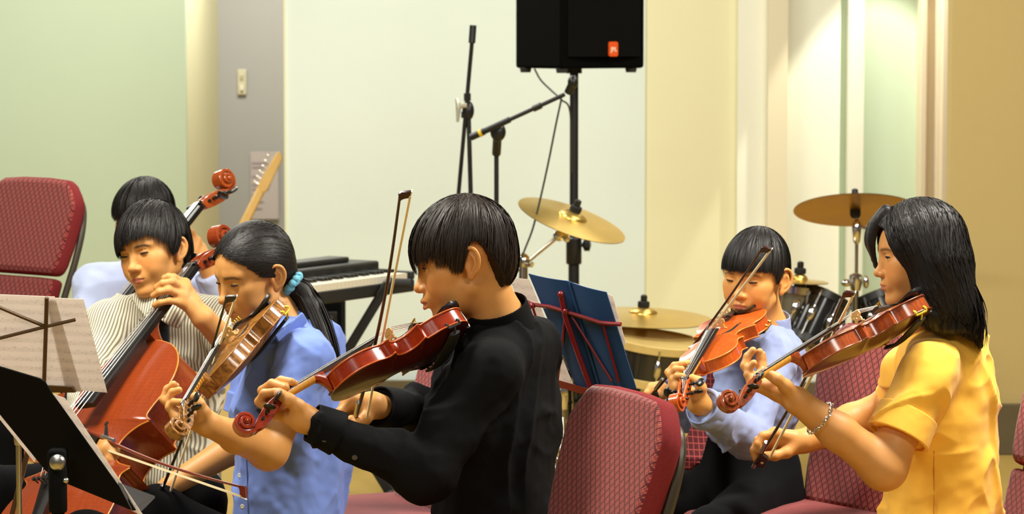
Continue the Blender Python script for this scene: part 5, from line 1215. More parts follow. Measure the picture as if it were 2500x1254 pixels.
    L_.ell(k0 + [0, -.01, .01], (.020, .014, .022), None, .006); L_.slab(k0 + [0, -.008, 0], k1 + [0, -.006, 0], (1, 0, 0), .016, .006, .028, .006, .006); L_.slab(k1 + [0, -.006, 0], k2 + [0, -.006, 0], (1, 0, 0), .028, .006, .040, .006, .006); garment('necktie', L_, .0045, TM, P.root)
    seated(P, W(385, 1190, 7.62), (1, -.28, 0), (-.28, -1, 0), spread=.2)
# ------------------------------------------------------------------ second cellist, mostly hidden
def build_back_cellist():
    P = Person((W(350, 900, 8.7)[0], W(350, 900, 8.7)[1], 0), 'dark haired player in a pale blue shirt almost hidden behind the striped shirt', 8.65); J = P.J
    T = head_pose(352, 545, 8.65, -35, 12, 0, .98)
    F = Field(); head_field(F, T, lid=.8); nb = J(362, 650, .05); F.cap(T((0, -24, -30)), nb, .05, .055, .03); F.cap(nb, J(365, 690, .08), .05, .05, .03)
    H = lambda x, y, dd=0.0: W(x, y, 8.52 + dd)
    wl = H(496, 634, .03); hand(F, wl, [[H(480, 588, .02), H(466, 566, .005), H(458, 566, .0), H(452, 572, .0)], [H(476, 598, .01), H(462, 584, -.005), H(454, 584, -.006), H(448, 590, -.004)], [H(474, 608, .005), H(460, 600, -.01), H(452, 602, -.01), H(446, 606, -.006)], [H(474, 618, .002), H(460, 614, -.01), H(453, 616, -.01), H(448, 620, -.006)]], [H(494, 606, .05), H(484, 590, .06), H(474, 580, .06)], .026, .0098, .0112)
    el = W(560, 740, 8.62); F.cap(wl, el, .027, .042, .02); sh_l = W(480, 710, 8.75); F.cap(el, sh_l, .042, .046, .03)
    V, Q = F.mesh(.003); soft_obj('body', V, Q, SKIN, P.root, skin_tint(V, T, (.63, .30, .090))); eyes(T, P.root, .8, (0, -14))
    make_hair(T, P.root, ZB_BOY, HAIR, 9, 12, 6, 1600, 9)
    LB = cloth('pale_blue_shirt', srgb(186, 198, 232), .85); S = Field(); u = unit(np.array([1, -.2, 0])); sh_r = W(238, 706, 8.72)
    S.slab(W(362, 716, 8.76), W(360, 880, 8.8), u, .17, .10, .16, .115, .05); S.slab(W(360, 880, 8.8), W(360, 1120, 8.8), u, .16, .115, .15, .12, .05); S.cap(W(362, 690, 8.73), sh_l, .055, .06, .05); S.cap(W(360, 690, 8.73), sh_r, .055, .06, .05)
    e1 = el + (wl - el) * .72; S.cap(sh_l, el, .064, .058, .04); S.cap(el, e1, .058, .046, .02); er = W(205, 860, 8.6); S.cap(sh_r, er, .064, .056, .04); e2 = W(250, 960, 8.4); S.cap(er, e2, .056, .045, .03)
    S.disp = wrinkles(.012, (0, 0, 1), 12, .5, 15.0); cut_local(S, e1, wl - el, .07); sh = garment('shirt', S, .006, LB, P.root); band('collar', J(364, 682, .05), J(360, 640, .04), .076, .068, LB, sh)
    seated(P, W(360, 1070, 8.82), (1, -.2, 0), (-.2, -1, 0), spread=.2)
# ------------------------------------------------------------------ short boy with the red tie
def build_short_boy():
    P = Person((W(1840, 1100, 7.3)[0], W(1840, 1100, 7.3)[1], 0), 'short boy in a light blue shirt and red plaid tie playing with closed eyes', 7.22); J = P.J
    T = head_pose(1908, 686, 7.18, -33, 10, -5, .96, at=(-69, -15, 6))
    F = Field(); head_field(F, T, lid=1.0, jaw=1.04, nose=.5, ear=1.12)
    nb = J(1876, 806, .04); F.cap(T((0, -24, -30)), nb, .043, .046, .03); F.cap(nb, J(1872, 845, .07), .043, .045, .03)
    dn = 6.84; H = lambda x, y, dd=0.0: W(x, y, dn + dd)
    wl = H(1708, 986, .02)
    fi = [[H(1654, 944, .02), H(1644, 926, .024), H(1653, 917, .016), H(1667, 917, .004)], [H(1650, 938, .034), H(1637, 914, .038), H(1648, 901, .030), H(1664, 900, .014)], [H(1648, 934, .046), H(1631, 908, .052), H(1646, 891, .046), H(1674, 886, .024)], [H(1652, 930, .056), H(1644, 902, .062), H(1660, 888, .054), H(1680, 884, .034)]]
    hand(F, wl, fi, [H(1712, 946, -.008), H(1706, 930, -.012), H(1690, 922, -.008)], .026, .0085, .0105)
    el = W(1832, 1072, 7.02); F.cap(wl, el, .024, .034, .02)
    wr_ = W(1612, 952, 7.27); er = W(1672, 1016, 7.36); F.cap(wr_, er, .022, .032, .02)
    H2 = lambda x, y, dd=0.0: W(x, y, 7.26 + dd)
    hand(F, wr_, [[H2(1594, 946, -.015), H2(1580, 958, -.024), H2(1578, 972, -.024), H2(1584, 980, -.02)], [H2(1592, 954, -.002), H2(1576, 968, -.01), H2(1576, 982, -.012), H2(1583, 988, -.01)], [H2(1594, 962, .01), H2(1580, 978, .004), H2(1580, 990, 0), H2(1587, 996, -.002)], [H2(1598, 970, .02), H2(1586, 986, .016), H2(1587, 996, .01), H2(1593, 1000, .006)]], [H2(1604, 962, -.02), H2(1596, 976, -.024), H2(1588, 978, -.02)], .022, .0085, .0098)
    V, Q = F.mesh(.0025); soft_obj('body', V, Q, SKIN, P.root, skin_tint(V, T, (.69, .335, .098), brow_k=.7)); eyes(T, P.root, 1.0, (0, -10))
    zb = [(a * sg, z) for sg in (-1, 1) for a, z in ((180, -34), (150, -28), (134, -10), (126, 10), (118, 34), (104, 48), (88, 48), (82, 26), (77, 2), (72, 6), (67, 28), (58, 42), (40, 47), (16, 48), (1, 48))]
    make_hair(T, P.root, zb, HAIR, 10, 12, 7, 3000, 4, (0, 7), crown=(0, -34, 122), jitter=.35, side=-5, clump=4)
    BL = cloth('light_blue_shirt', srgb(146, 160, 202), .85, sheen=.1); S = Field(); u = unit(np.array([.85, -.52, 0])); sh_l, sh_r = W(1896, 862, 7.17), W(1752, 862, 7.38)
    S.slab(W(1858, 850, 7.28), W(1838, 980, 7.30), u, .115, .075, .115, .092, .05); S.slab(W(1838, 980, 7.30), W(1830, 1130, 7.32), u, .115, .092, .108, .098, .05)
    S.cap(W(1870, 826, 7.25), sh_l, .040, .046, .04); S.cap(W(1868, 826, 7.25), sh_r, .040, .046, .04)
    S.cap(sh_l, el, .050, .052, .03); e1 = wl + (el - wl) * .10; S.cap(el, e1, .052, .040, .02); S.cap(sh_r, er, .050, .046, .03); e2 = wr_ + (er - wr_) * .15; S.cap(er, e2, .046, .038, .02)
    S.disp = wrinkles(.015, (.2, 0, 1), 16, .5, 21.0, .5); cut_local(S, e1, wl - el, .07); cut_local(S, e2, wr_ - er, .06)
    sh = garment('shirt', S, .0042, BL, P.root)
    ax = unit(wl - el); band('cuff', e1 - ax * .05, e1 + ax * .012, .046, .047, BL, sh, .006, disp=wrinkles(.003, (0, 0, 1), 20)); ax = unit(wr_ - er); band('cuff', e2 - ax * .03, e2 + ax * .006, .044, .042, BL, sh)
    band('collar', J(1874, 806, .05), J(1880, 764, .035), .062, .051, BL, sh, .006)
    TM = plaid_mat(); L_ = Field(); t0 = at_surface(S, W(1745, 900, 7.25)); t1 = at_surface(S, W(1722, 990, 7.25), (-.5, -1, 0)); t2 = W(1684, 1120, 7.10); t3 = W(1676, 1142, 7.10)
    L_.slab(t0, t1 + [-.01, -.02, 0], (1, -.4, 0), .016, .005, .024, .005, .004); L_.slab(t1 + [-.01, -.02, 0], t2, (1, -.4, 0), .024, .005, .032, .005, .004); L_.slab(t2, t3, (1, -.4, 0), .030, .005, .012, .005, .004); garment('necktie', L_, .0035, TM, P.root)
    seated(P, W(1812, 1196, 7.30), (.85, -.52, 0), (-.52, -.85, 0), sep=.07, thigh=.068, knee_z=.45, spread=.06, top=W(1822, 1122, 7.31))
def plaid_mat():
    m = cloth('plaid_tie', srgb(96, 14, 18), .6); nt_ = m.node_tree; b = nt_.nodes['Principled BSDF']; tc = nt_.nodes.new('ShaderNodeTexCoord'); cols = []
    mx = nt_.nodes.new('ShaderNodeMath'); mx.operation = 'MAXIMUM'
    for k, dr in enumerate(('X', 'Z')):
        w = nt_.nodes.new('ShaderNodeTexWave'); w.bands_direction = dr; w.inputs['Scale'].default_value = 24; w.inputs['Distortion'].default_value = .2; nt_.links.new(tc.outputs['Object'], w.inputs['Vector'])
        g = nt_.nodes.new('ShaderNodeMath'); g.operation = 'POWER'; g.inputs[1].default_value = 14; nt_.links.new(w.outputs['Fac'], g.inputs[0]); nt_.links.new(g.outputs[0], mx.inputs[k])
    mc = nt_.nodes.new('ShaderNodeMix'); mc.data_type = 'RGBA'; mc.inputs[6].default_value = srgb(72, 9, 15); mc.inputs[7].default_value = srgb(150, 62, 58); nt_.links.new(mx.outputs[0], mc.inputs[0]); nt_.links.new(mc.outputs[2], b.inputs['Base Color']); return m
# ------------------------------------------------------------------ girl in the yellow shirt
def build_yellow_girl():
    P = Person((W(2300, 1100, 6.65)[0], W(2300, 1100, 6.65)[1], 0), 'girl with long black hair in a yellow shirt playing a brown violin', 6.58); J = P.J
    T = head_pose(2136, 667, 6.56, -86, 6, 0, 1.0, at=(0, 104, -17))
    F = Field(); head_field(F, T, lid=.35, jaw=.95, nose=.6)
    nb = J(2262, 800, .05); F.cap(T((0, -24, -30)), nb, .046, .049, .03); F.cap(nb, J(2275, 850, .07), .046, .05, .03)
    dn = 6.35; H = lambda x, y, dd=0.0: W(x, y, dn + dd)
    wl = H(1952, 982, .02)
    fi = [[H(1846, 938, .02), H(1826, 914, .028), H(1829, 898, .03), H(1840, 886, .026)], [H(1840, 928, .036), H(1818, 892, .048), H(1825, 870, .052), H(1838, 855, .05)], [H(1862, 920, .045), H(1856, 892, .058), H(1856, 872, .06), H(1855, 858, .058)], [H(1872, 918, .058), H(1864, 892, .072), H(1863, 876, .074), H(1862, 864, .072)]]
    th = [H(1918, 942, -.008), H(1896, 924, -.020), H(1870, 908, -.018)]
    hand(F, wl, fi, th, .030, .0094, .0125, .0135)
    el = W(2158, 1140, 6.42); F.cap(wl, wl + (el - wl) * .45, .029, .040, .02); F.cap(wl + (el - wl) * .45, el, .040, .047, .02); sh_l = W(2266, 908, 6.48); F.cap(el, sh_l, .048, .046, .03)
    dr = 6.88; H2 = lambda x, y, dd=0.0: W(x, y, dr + dd)
    wr_ = H2(1965, 1076, .0); er = W(2190, 985, 6.98); F.cap(wr_, wr_ + (er - wr_) * .5, .030, .042, .02); F.cap(wr_ + (er - wr_) * .5, er, .042, .046, .02); sh_r = W(2215, 905, 6.86); F.cap(er, sh_r, .046, .05, .03)
    fr = [[H2(1892, 1056, -.02), H2(1862, 1062, -.034), H2(1850, 1082, -.036), H2(1856, 1100, -.030)], [H2(1884, 1068, -.006), H2(1850, 1074, -.016), H2(1840, 1098, -.02), H2(1846, 1118, -.018)], [H2(1884, 1080, .008), H2(1852, 1090, .0), H2(1842, 1110, -.006), H2(1848, 1126, -.008)], [H2(1888, 1090, .022), H2(1862, 1098, .016), H2(1858, 1116, .01), H2(1862, 1128, .004)]]
    hand(F, wr_, fr, [H2(1920, 1104, -.02), H2(1892, 1112, -.030), H2(1868, 1112, -.026)], .030, .0094, .0115)
    V, Q = F.mesh(.0025); base = (.63, .295, .088); col = skin_tint(V, T, base, brow_k=.8); col = nail_tint(col, V, [(W(1866, 904, dn - .031), .009)], (.46, .28, .36)); soft_obj('body', V, Q, SKIN, P.root, col); eyes(T, P.root, .35, (0, -2))
    zb = [(-180, -400), (-66, -400), (-62, -60), (-58, 0), (-54, 30), (-44, 58), (-28, 74), (-8, 86), (8, 86), (24, 70), (36, 40), (44, -10), (50, -45), (58, -400), (180, -400)]
    def extra(Fd):
        Fd.slab(T((-30, -20, -10)), W(2272, 765, 6.51), (1, 0, 0), .052, .06, .034, .035, .03); Fd.slab(T((0, -60, 0)), W(2352, 800, 6.58), (0, 1, 0), .080, .050, .050, .020, .03)
        Fd.slab(T((-30, -50, -20)), W(2322, 800, 6.50), (1, 0, 0), .06, .05, .036, .016, .03); Fd.slab(W(2352, 740, 6.56), W(2394, 845, 6.54), (0, 1, 0), .05, .03, .022, .006, .03)
        
        for xx in (12, 24, 36, 48):
            lk = catmull([T((xx * .3, 62, 122)), T((xx * .8, 88, 94)), T((xx, 101, 60)), T((xx + 3, 102 - xx * .12, 26)), T((xx + 3, 97 - xx * .2, -4 - xx * .2))], 3); Fd.chain(lk, np.interp(np.linspace(0, 1, len(lk)), [0, .5, 1], [.012, .008, .0018]), .008)
    def strands(rg, n, m, zf):
        ts = np.linspace(0, 1, m); ph = rg.uniform(-180, -50, n); k_ = rg.random(n) < .28; ph[k_] = rg.uniform(45, 180, k_.sum()); pr = np.radians(ph)
        part = np.stack([rg.uniform(-6, 6, n), 70 * np.cos(pr) + rg.normal(0, 10, n), np.full(n, 130.0)], 1)
        mid = np.stack([np.sin(pr) * 86, np.cos(pr) * 96 - 8, rg.uniform(-10, 30, n)], 1)
        low = np.stack([np.sin(pr) * 70, np.cos(pr) * 78 - 40 - 22 * rg.random(n), rg.uniform(-175, -110, n) - 45 * rg.random(n) * (np.cos(pr) < -.2)], 1)
        front = (ph > -66) & (ph < 0); low[front, 1] += 20; low[front, 2] += 55; ff = (ph > 0) & (ph < 70); low[ff] = mid[ff] * np.array([1, 1.02, 1]) + np.array([0, 6, -62])
        out = np.zeros((n, m, 3))
        for i, t in enumerate(ts):
            a = min(t / .5, 1); b_ = max((t - .5) / .5, 0)
            if t <= .5:
                d = slerp(part - HC, mid - HC, np.full((n, 1), a)); r_ = 105 * (1 - a) + np.linalg.norm(mid - HC, axis=1, keepdims=True) * a; out[:, i] = HC + d * r_
            else: out[:, i] = mid + (low - mid) * b_
        return out
    hb, HF = make_hair(T, P.root, zb, HAIR, 12, 10, 6, 4200, 6, extra=extra, strand_fn=strands, target=True, width=2.8)
    rg = np.random.default_rng(8); n = 420; a0 = rg.random(n); r0 = np.stack([W(2262 + 120 * a, 690 + 50 * rg.random(), 6.50 + .10 * rg.random()) for a in a0]); e0 = np.stack([W(2275 + 128 * a + rg.normal(0, 5), 790 + 75 * max(a - .35, 0) * 1.3 * rg.uniform(.4, 1.15) + rg.normal(0, 8), 6.47 + .10 * rg.random()) for a in a0])
    tt = np.linspace(0, 1, 7)[None, :, None]; mid_ = np.array([.012, -.01, 0]); Pt = r0[:, None] * (1 - tt) + e0[:, None] * tt + mid_ * np.sin(tt * math.pi); Vr, Qr = ribbons(Pt, .0045, T(HC), rg, .4, .05); st_ = soft_obj('hair_tips', Vr, Qr, HAIR, hb); st_['kind'] = 'stuff'
    YM = cloth('yellow_shirt', srgb(250, 192, 72), .75, sheen=.15, noise=.04); S = Field(); u = unit(np.array([.3, .95, 0]))
    S.slab(W(2300, 870, 6.66), W(2298, 1010, 6.67), u, .150, .095, .165, .115, .05); S.slab(W(2298, 1010, 6.67), W(2296, 1130, 6.68), u, .165, .115, .150, .122, .05); S.slab(W(2296, 1130, 6.68), W(2296, 1380, 6.68), u, .150, .122, .165, .150, .05)
    S.slab(W(2345, 860, 6.68), W(2360, 1080, 6.70), u, .11, .05, .13, .058, .05)
    S.cap(W(2290, 842, 6.62), sh_l, .046, .052, .05); S.cap(W(2280, 838, 6.68), sh_r, .048, .058, .05)
    e1 = sh_l + (el - sh_l) * .66; S.cap(sh_l, e1, .058, .066, .05); e2 = sh_r + (er - sh_r) * .8; S.cap(sh_r, e2, .060, .062, .04)
    S.disp = wrinkles(.0125, (.15, 0, 1), 12, .5, 31.0, .3); cut_local(S, e1, el - sh_l, .09); cut_local(S, e2, er - sh_r, .08); sh = garment('shirt', S, .0045, YM, P.root)
    ax = unit(el - sh_l); band('rolled_cuff', e1 - ax * .055, e1 + ax * .008, .070, .074, YM, sh, .009, disp=wrinkles(.003, (0, 0, 1), 18))
    band('collar', J(2290, 822, .06), J(2284, 775, .05), .070, .060, YM, sh, .006)
    bp = at_surface(S, W(2232, 1140, 6.5)); bq = [at_surface(S, W(2280, y, 6.5)) for y in (1100, 1140, 1180, 1220, 1260)]; MB().tube(catmull(bq, 4), .0013, 6).build('side_seam', cloth('yellow_seam', srgb(206, 140, 40), .9), sh)
    # bracelet of chain links
    bc = wl + (el - wl) * .24; ax = unit(el - wl); Rb = frame_zx(ax, (0, 0, 1)); NL = 34
    br = empty('bracelet', bc); br.parent = P.root; br.matrix_parent_inverse = Matrix.Identity(4); br.location = Vector(bc - np.array(P.root.location))
    for k in range(NL):
        a = 2 * math.pi * k / NL; rad = .0405; c = Rb @ np.array([math.cos(a) * rad, math.sin(a) * rad, .0012 * math.sin(7 * a)]); tg = Rb @ np.array([-math.sin(a), math.cos(a), 0]); nr = Rb @ np.array([math.cos(a), math.sin(a), 0]); sd = ax if k % 2 == 0 else unit(ax * .5 + nr * .8)
        pts = [bc + c + tg * math.cos(b_) * .0052 + sd * math.sin(b_) * .0030 for b_ in np.linspace(0, 2 * math.pi, 12, endpoint=False)]
        MB().tube(pts, .0011, 6, closed=True).build('link', mat('silver_link', (.82, .80, .74, 1), .2, 1.0) if k == 0 else bpy.data.materials['silver_link'], br)
    seated(P, W(2300, 1450, 6.72), (-.3, -.95, 0), (-.97, -.2, 0), knee_z=.43)
build_black_boy(); build_pony(); build_cellist(); build_back_cellist(); build_short_boy(); build_yellow_girl()
# ================================================================== BOWS
HORSE = mat('bow_hair', srgb(232, 214, 168), .5); STICKS = {'dark': mat('pernambuco', srgb(52, 20, 14), .3, coat=.3), 'black': mat('carbon_bow', (.010, .010, .011, 1), .3), 'red': mat('red_pernambuco', srgb(112, 40, 16), .35)}
IVORY = mat('bow_tip_plate', srgb(238, 228, 200), .4)
def make_bow(tip, frog, hair_dir, label, stick, s=1.0, hairw=.009):
    tip = np.asarray(tip, float); frog = np.asarray(frog, float); ax = unit(tip - frog); L = np.linalg.norm(tip - frog); hv = np.asarray(hair_dir, float); hv = unit(hv - hv @ ax * ax); sd = np.cross(ax, hv)
    r = empty('bow', frog, label, 'bow', 'bows'); m_ = STICKS[stick]
    P = []; R_ = []
    for t in np.linspace(0, 1, 22): P.append(frog + ax * L * t + hv * (.012 * math.sin(math.pi * t) * s)); R_.append((.0044 - .0016 * t) * s)
    MB().tube(P, R_, 10).build('stick', m_, r)
    hd = [(-.022, 0), (.0, -.004), (.007, .002), (.012, .021), (.004, .0225), (-.006, .020), (-.012, .008)]
    m = MB(); m.prism(np.array(hd) * s, -.0035 * s, .0035 * s, np.stack([ax, hv, sd], 1)); m.shift(tip); m.build('tip_head', m_, r, bevel=.0012)
    m = MB(); m.prism(np.array([(-.006, .0205), (.0125, .0215), (.0145, .0235), (-.007, .0225)]) * s, -.0036 * s, .0036 * s, np.stack([ax, hv, sd], 1)); m.shift(tip); m.build('tip_plate', IVORY, r)
    h0 = frog + ax * .045 * s + hv * .024 * s; h1 = tip + hv * .0185 * s
    m = MB(); m.sweep([[p + sd * hairw / 2, p - sd * hairw / 2, p - sd * hairw / 2 + hv * .0045, p + sd * hairw / 2 + hv * .0045] for p in (h0, h1)]); m.build('hair_ribbon', HORSE, r)
    m = MB(); m.prism(np.array([(0, .004), (.050, .004), (.046, .012), (.040, .022), (.002, .024), (-.002, .014)]) * s, -.0065 * s, .0065 * s, np.stack([ax, hv, sd], 1)); m.shift(frog); m.build('frog', EBONY, r, bevel=.0015)
    MB().tube([frog - ax * .016 * s, frog + ax * .002], .0046 * s, 12).build('end_screw', STEEL, r)
    MB().tube([frog + ax * .054 * s, frog + ax * .10 * s], .0052 * s, 12).build('grip_wrap', STEEL, r)
    MB().lathe([(.0035, 0), (.0035, .001)], 12, frog + ax * .022 * s + hv * .013 * s - sd * .0072 * s, frame_zx(-sd, ax)).build('frog_eye', IVORY, r)
    return r
make_bow(W(977, 473, 5.62), W(860, 1052, 6.13), RT * 1 + UP * .0, 'dark violin bow standing upright beside the boy in the black shirt', 'dark', .95)
make_bow(W(2062, 714, 6.33), W(1843, 1132, 6.86), RT + UP * -.2, 'dark violin bow held low by the girl in the yellow shirt', 'dark', .95)
make_bow(W(553, 726, 6.50), W(374, 1246, 6.97), RT + UP * .1, 'black violin bow held by the girl with the ponytail', 'black', .95)
make_bow(W(1862, 604, 6.87), W(1578, 978, 7.25), RT - UP * .4, 'dark violin bow crossing the face of the short boy', 'dark', .9)
make_bow(W(598, 1190, 6.62), W(214, 1052, 7.02), -UP - FW * .3, 'red brown cello bow drawn low across the cello strings', 'red', 1.05, .012)
# ================================================================== SECOND CELLO
c2R = CELLO_R @ rotx(-.12); c2S = .94; eye_l = np.array([(755 + 280 + 84 * 1.62) * 1e-3 * c2S, 0, (118 + 12 - 24 * 1.62) * 1e-3 * c2S])
make_fiddle('cello', 'second cello with its scroll rising behind the striped shirt', 'cello', mat4(c2R, W(545, 440, 8.62) - c2R @ eye_l, c2S), varnish('cello_varnish_two', srgb(140, 56, 16), srgb(190, 92, 36), .1, .2), NECKW, 'cello', group='cellos')
# ================================================================== CHAIRS
def chair_fabric(name, c1, c2, c3):
    m = bpy.data.materials.new(name); m.use_nodes = True; nt = m.node_tree; b = nt.nodes['Principled BSDF']; b.inputs['Roughness'].default_value = .85; b.inputs['Sheen Weight'].default_value = .25; b.inputs['Specular IOR Level'].default_value = .2
    tc = nt.nodes.new('ShaderNodeTexCoord'); outs = []
    for rz in (.72, -.72):
        mp = nt.nodes.new('ShaderNodeMapping'); mp.inputs['Rotation'].default_value = (0, rz, .55); nt.links.new(tc.outputs['Object'], mp.inputs[0])
        w = nt.nodes.new('ShaderNodeTexWave'); w.bands_direction = 'X'; w.inputs['Scale'].default_value = 22; w.inputs['Distortion'].default_value = .3; nt.links.new(mp.outputs[0], w.inputs['Vector']); outs.append(w)
        w2 = nt.nodes.new('ShaderNodeTexWave'); w2.bands_direction = 'X'; w2.inputs['Scale'].default_value = 66; w2.inputs['Distortion'].default_value = 1.5; nt.links.new(mp.outputs[0], w2.inputs['Vector']); outs.append(w2)
    mn = nt.nodes.new('ShaderNodeMath'); mn.operation = 'MINIMUM'; nt.links.new(outs[0].outputs['Fac'], mn.inputs[0]); nt.links.new(outs[2].outputs['Fac'], mn.inputs[1])
    mu = nt.nodes.new('ShaderNodeMath'); mu.operation = 'MULTIPLY'; nt.links.new(outs[1].outputs['Fac'], mu.inputs[0]); nt.links.new(outs[3].outputs['Fac'], mu.inputs[1])
    rp = nt.nodes.new('ShaderNodeMapRange'); rp.inputs[1].default_value = .05; rp.inputs[2].default_value = .30; nt.links.new(mn.outputs[0], rp.inputs[0])
    a = nt.nodes.new('ShaderNodeMix'); a.data_type = 'RGBA'; a.inputs[6].default_value = c1; a.inputs[7].default_value = c2; nt.links.new(rp.outputs[0], a.inputs[0])
    pw = nt.nodes.new('ShaderNodeMath'); pw.operation = 'MULTIPLY'; nt.links.new(mu.outputs[0], pw.inputs[0]); nt.links.new(rp.outputs[0], pw.inputs[1])
    c = nt.nodes.new('ShaderNodeMix'); c.data_type = 'RGBA'; nt.links.new(a.outputs[2], c.inputs[6]); c.inputs[7].default_value = c3; nt.links.new(pw.outputs[0], c.inputs[0]); nt.links.new(c.outputs[2], b.inputs['Base Color'])
    bp = nt.nodes.new('ShaderNodeBump'); bp.inputs['Strength'].default_value = .15; bp.inputs['Distance'].default_value = .001; nt.links.new(pw.outputs[0], bp.inputs['Height']); nt.links.new(bp.outputs[0], b.inputs['Normal'])
    return m
FAB = chair_fabric('burgundy_upholstery', srgb(92, 26, 32), srgb(138, 48, 52), srgb(192, 112, 86)); FABP = mat('burgundy_boxing', srgb(122, 42, 44), .9, noise=.25, nscale=220, spec=.1); FRAMEM = mat('chair_frame_paint', srgb(70, 62, 50), .4, .3)
REC = math.radians(17); BU = np.array([0, -math.sin(REC), math.cos(REC)]); BN = np.array([0, math.cos(REC), math.sin(REC)]); B0 = np.array([0, -.20, .48])
def make_chair():
    r = empty('banquet_chair')
    FR = np.stack([np.array([1.0, 0, 0]), BU, BN], 1)
    def pad(pts, d0, d1, nm, bev=.02):
        m = MB(); full = pts + [(-x, y) for x, y in pts[::-1]]; m.prism(full, d0, d1, FR); m.shift(B0); o = m.build(nm, FAB, r, rel=False, bevel=bev, seg=4, angle=50)
        dg = bpy.context.evaluated_depsgraph_get(); dg.update(); me = bpy.data.meshes.new_from_object(o.evaluated_get(dg)); o.modifiers.clear(); o.data = me; me.materials.append(FABP)
        for p in me.polygons:
            if p.normal.dot(Vector(BN)) < .72: p.material_index = 1
        return o
    pad([(.185, .125), (.200, .16), (.212, .22), (.220, .30), (.222, .345), (.216, .372), (.195, .400), (.172, .425), (.150, .438), (.06, .444)], -.012, .045, 'back_cushion', .022)
    pad([(.165, -.03), (.175, 0), (.184, .06), (.188, .115), (.10, .118)], -.012, .036, 'lumbar_cushion', .016)
    m = MB()
    for sg in (-1, 1):
        P = catmull([B0 + np.array([sg * x, 0, 0]) + BU * y - BN * .020 for x, y in ((.175, -.05), (.192, .08), (.206, .20), (.205, .30), (.18, .37), (.12, .395), (0, .40))], 5)
        MB().tube(P, .011, 10).build('back_frame', FRAMEM, r, rel=False)
        fl_ = np.array([sg * .205, .20, .012]); MB().tube([np.array([sg * .205, .19, .40]), fl_], .0115, 10).build('leg', FRAMEM, r, rel=False)
        MB().tube([B0 + np.array([sg * .176, 0, 0]) + BU * -.05 - BN * .012, np.array([sg * .205, -.27, .012])], .0115, 10).build('leg', FRAMEM, r, rel=False)
        MB().tube([np.array([sg * .205, .20, .40]), np.array([sg * .195, -.22, .41])], .011, 10).build('seat_rail', FRAMEM, r, rel=False)
    m = MB(); m.prism(rr(.225, .225, .06), .395, .468, np.eye(3)); m.build('seat', FAB, r, rel=False, bevel=.026, seg=4, angle=50)
    return r
chair0 = make_chair(); TOPL = B0 + BU * .45
def place_chair(first, top_px, top_py, d, f, label):
    c = chair0 if first else copy_tree(chair0); f = unit([f[0], f[1], 0]); R = np.stack([np.cross(f, [0, 0, 1.0]), f, np.array([0, 0, 1.0])], 1)
    p = W(top_px, top_py, d); loc = p - R @ TOPL; loc[2] = 0
    c.matrix_world = mat4(R, loc); tag(c, label, 'chair', 'burgundy banquet chairs'); return c
ch_ = place_chair(True, 1568, 955, 5.86, (-.913, -.407), 'burgundy patterned chair directly behind the boy in the black shirt')
ch_ = place_chair(False, 2196, 800, 7.18, (-.80, -.60), 'burgundy patterned chair the short boy perches on')
ch_ = place_chair(False, 2690, 860, 6.75, (-.93, -.36), 'burgundy chair behind the girl in the yellow shirt at the picture edge')
ch_ = place_chair(False, 1172, 795, 7.2, (-.913, -.407), 'burgundy chair of the ponytailed girl, mostly hidden by the black shirt')
ch_ = place_chair(False, 108, 432, 9.3, (-.62, -.78), 'empty burgundy chair raised at the far left before the pale green wall')
PLZ = 1.62 - (432 - 100) / (FPX / 9.3) - TOPL[2]; ch_.matrix_world = Matrix.Translation((0, 0, PLZ)) @ ch_.matrix_world
pl_ = MB().box((ch_.matrix_world.translation[0] - .35, ch_.matrix_world.translation[1] + .3, PLZ / 2), (1.6, 1.5, PLZ)).build('platform', bpy.data.materials['carpet'], None, bevel=.01); tag(pl_, 'low carpeted platform under the empty burgundy chair at the far left', 'platform')
# ================================================================== MUSIC STANDS
def sheet_mat():
    m = mat('sheet_music', srgb(230, 222, 214), .8); nt = m.node_tree; b = nt.nodes['Principled BSDF']; tc = nt.nodes.new('ShaderNodeTexCoord'); sp = nt.nodes.new('ShaderNodeSeparateXYZ'); nt.links.new(tc.outputs['Object'], sp.inputs[0])
    def mth(op, a, v=None, b2=None):
        n = nt.nodes.new('ShaderNodeMath'); n.operation = op; nt.links.new(a, n.inputs[0])
        if b2 is not None: nt.links.new(b2, n.inputs[1])
        elif v is not None: n.inputs[1].default_value = v
        return n.outputs[0]
    y = mth('MULTIPLY', sp.outputs[1], 1 / .024); f = mth('FRACT', y); ins = mth('LESS_THAN', f, .42); g = mth('FRACT', mth('MULTIPLY', f, 12.0)); ln = mth('LESS_THAN', g, .28); st = mth('MULTIPLY', ins, b2=ln)
    n = nt.nodes.new('ShaderNodeTexNoise'); n.inputs['Scale'].default_value = 190; n.inputs['Detail'].default_value = 1; nt.links.new(tc.outputs['Object'], n.inputs['Vector'])
    dots = mth('MULTIPLY', mth('GREATER_THAN', n.outputs['Fac'], .62), b2=mth('LESS_THAN', f, .55)); mx_ = mth('MAXIMUM', st, b2=dots); fac = mth('MULTIPLY', mx_, .24)
    mx = nt.nodes.new('ShaderNodeMix'); mx.data_type = 'RGBA'; mx.inputs[6].default_value = srgb(230, 222, 214); mx.inputs[7].default_value = srgb(120, 108, 106); nt.links.new(fac, mx.inputs[0]); nt.links.new(mx.outputs[2], b.inputs['Base Color'])
    tr = nt.nodes.new('ShaderNodeBsdfTranslucent'); nt.links.new(mx.outputs[2], tr.inputs[0]); ms_ = nt.nodes.new('ShaderNodeMixShader'); ms_.inputs[0].default_value = .62; out = nt.nodes['Material Output']; nt.links.new(b.outputs[0], ms_.inputs[1]); nt.links.new(tr.outputs[0], ms_.inputs[2]); nt.links.new(ms_.outputs[0], out.inputs['Surface']); return m
SHEET = sheet_mat()
